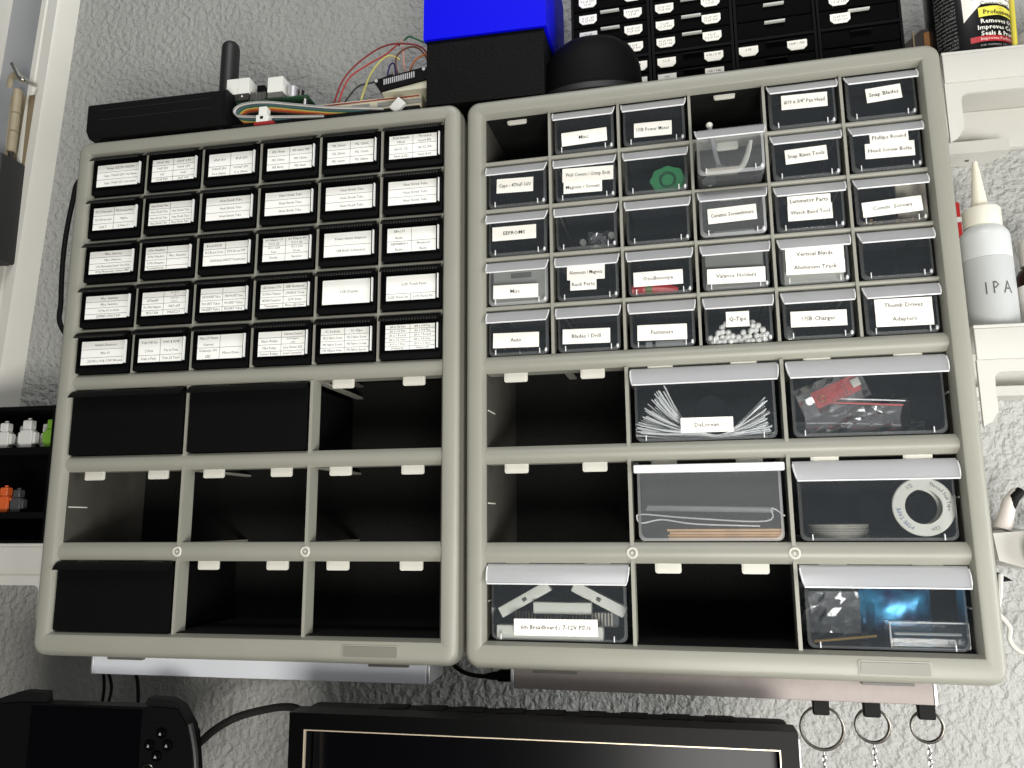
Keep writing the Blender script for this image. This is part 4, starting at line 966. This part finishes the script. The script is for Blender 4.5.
def ctext(s, x, z, size, bold, r, name, m, maxw=None):
    b = MB(); text(b, s, x, z, 0, size, bold, maxw, fn=lambda p: wrap(p[0], p[2], r)); b.obj(name, m, t, 0)
ctext('Improves Electrical', OX+.006, .0455, .0054, 0, R+.0005, 'lettering', P['ink'])
ctext('Connection!', OX+.006, .0395, .0058, 0, R+.0005, 'lettering', P['ink'])
ctext('Professional', OX+.0085, .0308, .0062, .012, R+.0007, 'lettering', P['ink'])
for k, (s, x) in enumerate((('Removes Oxidation', OX+.015), ('Improves Conductivity', OX+.016), ('Seals & Protects', OX+.0100))): ctext(s, x, .0225-.0058*k, .0060, .012, R+.0004, 'lettering', P['paper'])
prepare(['net contents 142 g'], 0)
ctext('net contents 142 g', OX+.002, .0003, .0034, 0, R+.0004, 'lettering', mat('grey_print', (170,170,166), .6))
ctext('Improves Performance', OX+.008, .0060, .0040, .012, R+.0005, 'lettering', mat('pink_print', (236,200,190), .6))
fine = ['DANGER: FLAMMABLE','Contents under pressure','Use in ventilated area','Keep away from heat','Do not puncture can','Shake well before use','Wipe off excess fluid','Store below 120 F']
pr = mat('grey_fine_print', (150,150,146), .6)
for k in range(20): ctext(fine[k % 8], -.0305, .0620-.0036*k, .0034, 0, R+.0002, 'fine_print', pr, .019)
tag(MB().tube([(.8500,.0445,.4894),(.8545,.0445,.60)], .0021, 10).obj('yellow_straw', mat('yellow_plastic', (206,192,60), .4)), 'yellow plastic straw standing right of the spray can', 'straw')
t = thing('spray_nozzle_cap', 'pale rounded cap at the right end of upper shelf', 'cap', (.895,.090,.4894))
MB().lathe([(.0003,0),(.034,0),(.036,.003),(.036,.018),(.030,.030),(.016,.040),(.0003,.043)], (0,0,0), 32).obj('dome', mat('pale_grey_cap', (206,202,192), .45), t)
MB().lathe([(.0362,.004),(.0368,.006),(.0368,.010),(.0362,.012)], (0,0,0), 32).obj('ridge', P['white'], t)
# squeeze bottle
prepare(['I P A'], 0)
t = thing('squeeze_bottle', 'translucent squeeze bottle marked IPA with white cone nozzle', 'bottle', (.8190,.0700,.2490))
bm_ = mat('milky_bottle_plastic', (206,208,206), .35)
liq = mat('milky_filled_plastic', (184,186,184), .35)
R2 = .0192
MB().lathe([(.0003,0),(R2-.002,0),(R2,.002),(R2,.0610)], (0,0,0), 36).obj('filled_body', liq, t)
MB().lathe([(R2,.0612),(R2,.0810),(R2-.0012,.0855),(R2-.0045,.0895),(.0125,.0915)], (0,0,0), 36).obj('upper_body', bm_, t)
MB().lathe([(.0120,.0910),(.0145,.0918),(.0147,.1060),(.0135,.1078),(.0062,.1084),(.0003,.1084)], (0,0,0), 32).obj('cap', mat('ivory_cap', (226,222,206), .5), t)
MB().lathe([(.0072,.1082),(.0064,.1110),(.0022,.1510),(.0016,.1520),(.0003,.1520)], (-.0005,0,0), 24).obj('nozzle', mat('ivory_nozzle', (232,226,206), .5), t)
b = MB(); v, f, w = _T[('I P A', 0.0)]
V = []
for x, z in v:
    a = -pi/2 + (x*.0105+.002)/R2 - .12; V.append(((R2+.0002)*cos(a), (R2+.0002)*sin(a), .0330+z*.0150))
b.add(V, f); b.obj('lettering', mat('grey_marker_ink', (84,84,84), .6), t, 0)
t = thing('red_clip', 'red clip standing behind left side of the squeeze bottle', 'clip', (.8190,.110,.2490))
MB().rbox(-.010,-.001,0,.012,0,.132,.001).obj('body', red, t); MB().rbox(-.0085,.004,-.002,.0,.112,.117,.0006).obj('tooth', P['white'], t)
t = thing('dropper_bottle', 'dark bottle with a white cap right of the squeeze bottle', 'bottle', (.868,.090,.2490))
MB().lathe([(.0003,0),(.018,0),(.0195,.002),(.0195,.050),(.016,.057),(.010,.060),(.0003,.060)], (0,0,0), 28).obj('body', mat('dark_amber_glass', (30,24,22), .2), t)
MB().lathe([(.0110,.0600),(.0140,.061),(.0140,.082),(.012,.085),(.0003,.085)], (0,0,0), 28).obj('cap', P['white'], t)
MB().lathe([(.0196,.010),(.0198,.010),(.0198,.042),(.0196,.042)], (0,0,0), 28).obj('label_band', P['paper2'], t)
# white hanging tool at the right edge
t = thing('tool_hook', 'white moulded wall hook with slanted underside at right edge', 'hook', (.8225,.10,.06))
MB().prism([(-.0110,.0235),(.030,.0260),(.030,-.0060),(.013,-.0030),(.004,-.0160),(-.0090,-.0190)][:3]+[(.020,-.0080),(-.0085,.0010)], .0, .056).obj('bracket', ws, t)
MB().prism([(-.0100,-.0190),(-.0095,-.0060),(.0080,-.0165)], .020, .056).obj('dark_foot', P['black'], t)
MB().sphere((.0270,-.012,.0060), .0185, 20, 12).obj('knob', ws, t)
MB().torus((.0240,-.026,.0130), .0048, .0022, 18, 8).obj('grommet', P['rubber'], t)
t = thing('hand_tool', 'pale tool with a black tip resting on the white hook', 'tool', (.8270,.095,.085))
MB().tube([(-.0020,.02,.0015),(.0060,.02,.0250),(.0120,.02,.0330)], [.0070,.0055,.0045], 14).obj('handle', mat('pale_beige_plastic', (214,206,198), .4), t)
MB().tube([(.0060,.018,.0185),(.0090,.017,.0280),(.0150,.018,.0340)], [.0028,.0042,.0040], 12).obj('tip', P['rubber'], t)
cable('white_cable', 'white cable hanging in a loop below the white hook', [(.8140,.10,.050),(.8110,.10,.030),(.8085,.10,.020),(.8160,.10,.008),(.8150,.10,-.002),(.8200,.10,-.010),(.8290,.10,-.0125),(.842,.10,-.010),(.85,.10,.02),(.845,.11,.05)], .0021, ws)
# black display box and little figures at left
t = thing('display_box', 'open black display box with little figures on the left shelf', 'display box', (-.128,.050,.0785))
b = MB()
bk = P['black']
MB().box(-.16,.074,.0,.085,0,.003).obj('bottom_panel', bk, t); MB().box(-.16,.074,.0,.085,.1330,.1360).obj('top_panel', bk, t)
MB().box(.071,.074,.0,.085,.0032,.1328).obj('side_panel', bk, t); MB().box(-.16,-.157,.0,.085,.0032,.1328).obj('side_panel', bk, t)
MB().box(-.157,.071,.082,.085,.0032,.1328).obj('rear_panel', bk, t)
MB().box(-.157,.071,.0,.082,.0870,.0945).obj('inner_shelf', bk, t); MB().box(-.157,.071,.0,.082,.0240,.0300).obj('inner_shelf', bk, t)
def figure(x, z, m, label, s=1.0, e=.062):
    t = thing('toy_figure', label, 'figure', (x, e, z), 0, 'toy figures in the black display box')
    MB().rbox(-.0062*s,.0062*s,-.004,.004,0,.0170*s,.001).obj('body', m, t)
    MB().rbox(-.0046*s,.0046*s,-.004,.004,.0172*s,.0265*s,.0015).obj('head', m, t)
    MB().cyl((0,0,.0265*s),(0,0,.0285*s), .0018, .0018, 10).obj('stud', m, t)
    for d in (-1, 1): MB().rbox(d*.0079*s-.0015,d*.0079*s+.0015,-.003,.003,.004*s,.0150*s,.0008).obj('arm', m, t)
wf = mat('white_toy_plastic', (214,214,208), .5); gf = mat('green_toy_plastic', (104,150,46), .5); off = mat('orange_toy_plastic', (206,92,40), .5); df = mat('dark_grey_toy', (66,66,68), .5)
zs = .0785+.0946
figure(-.1205, zs, wf, 'white blocky figure at far left of the upper shelf'); figure(-.1120, zs, wf, 'white blocky figure behind the far left one', .95, .078)
figure(-.0935, zs, wf, 'white blocky figure in the middle of the upper shelf', 1.08); figure(-.0845, zs, wf, 'white blocky figure just behind the middle one', 1.0, .078)
figure(-.0650, zs, gf, 'green blocky figure at right of the upper shelf', 1.08)
figure(-.1130, .0785+.0301, off, 'orange figure on the lower shelf of the black box', .95); figure(-.0980, .0785+.0301, df, 'dark grey figure beside the orange one on lower shelf', .85)
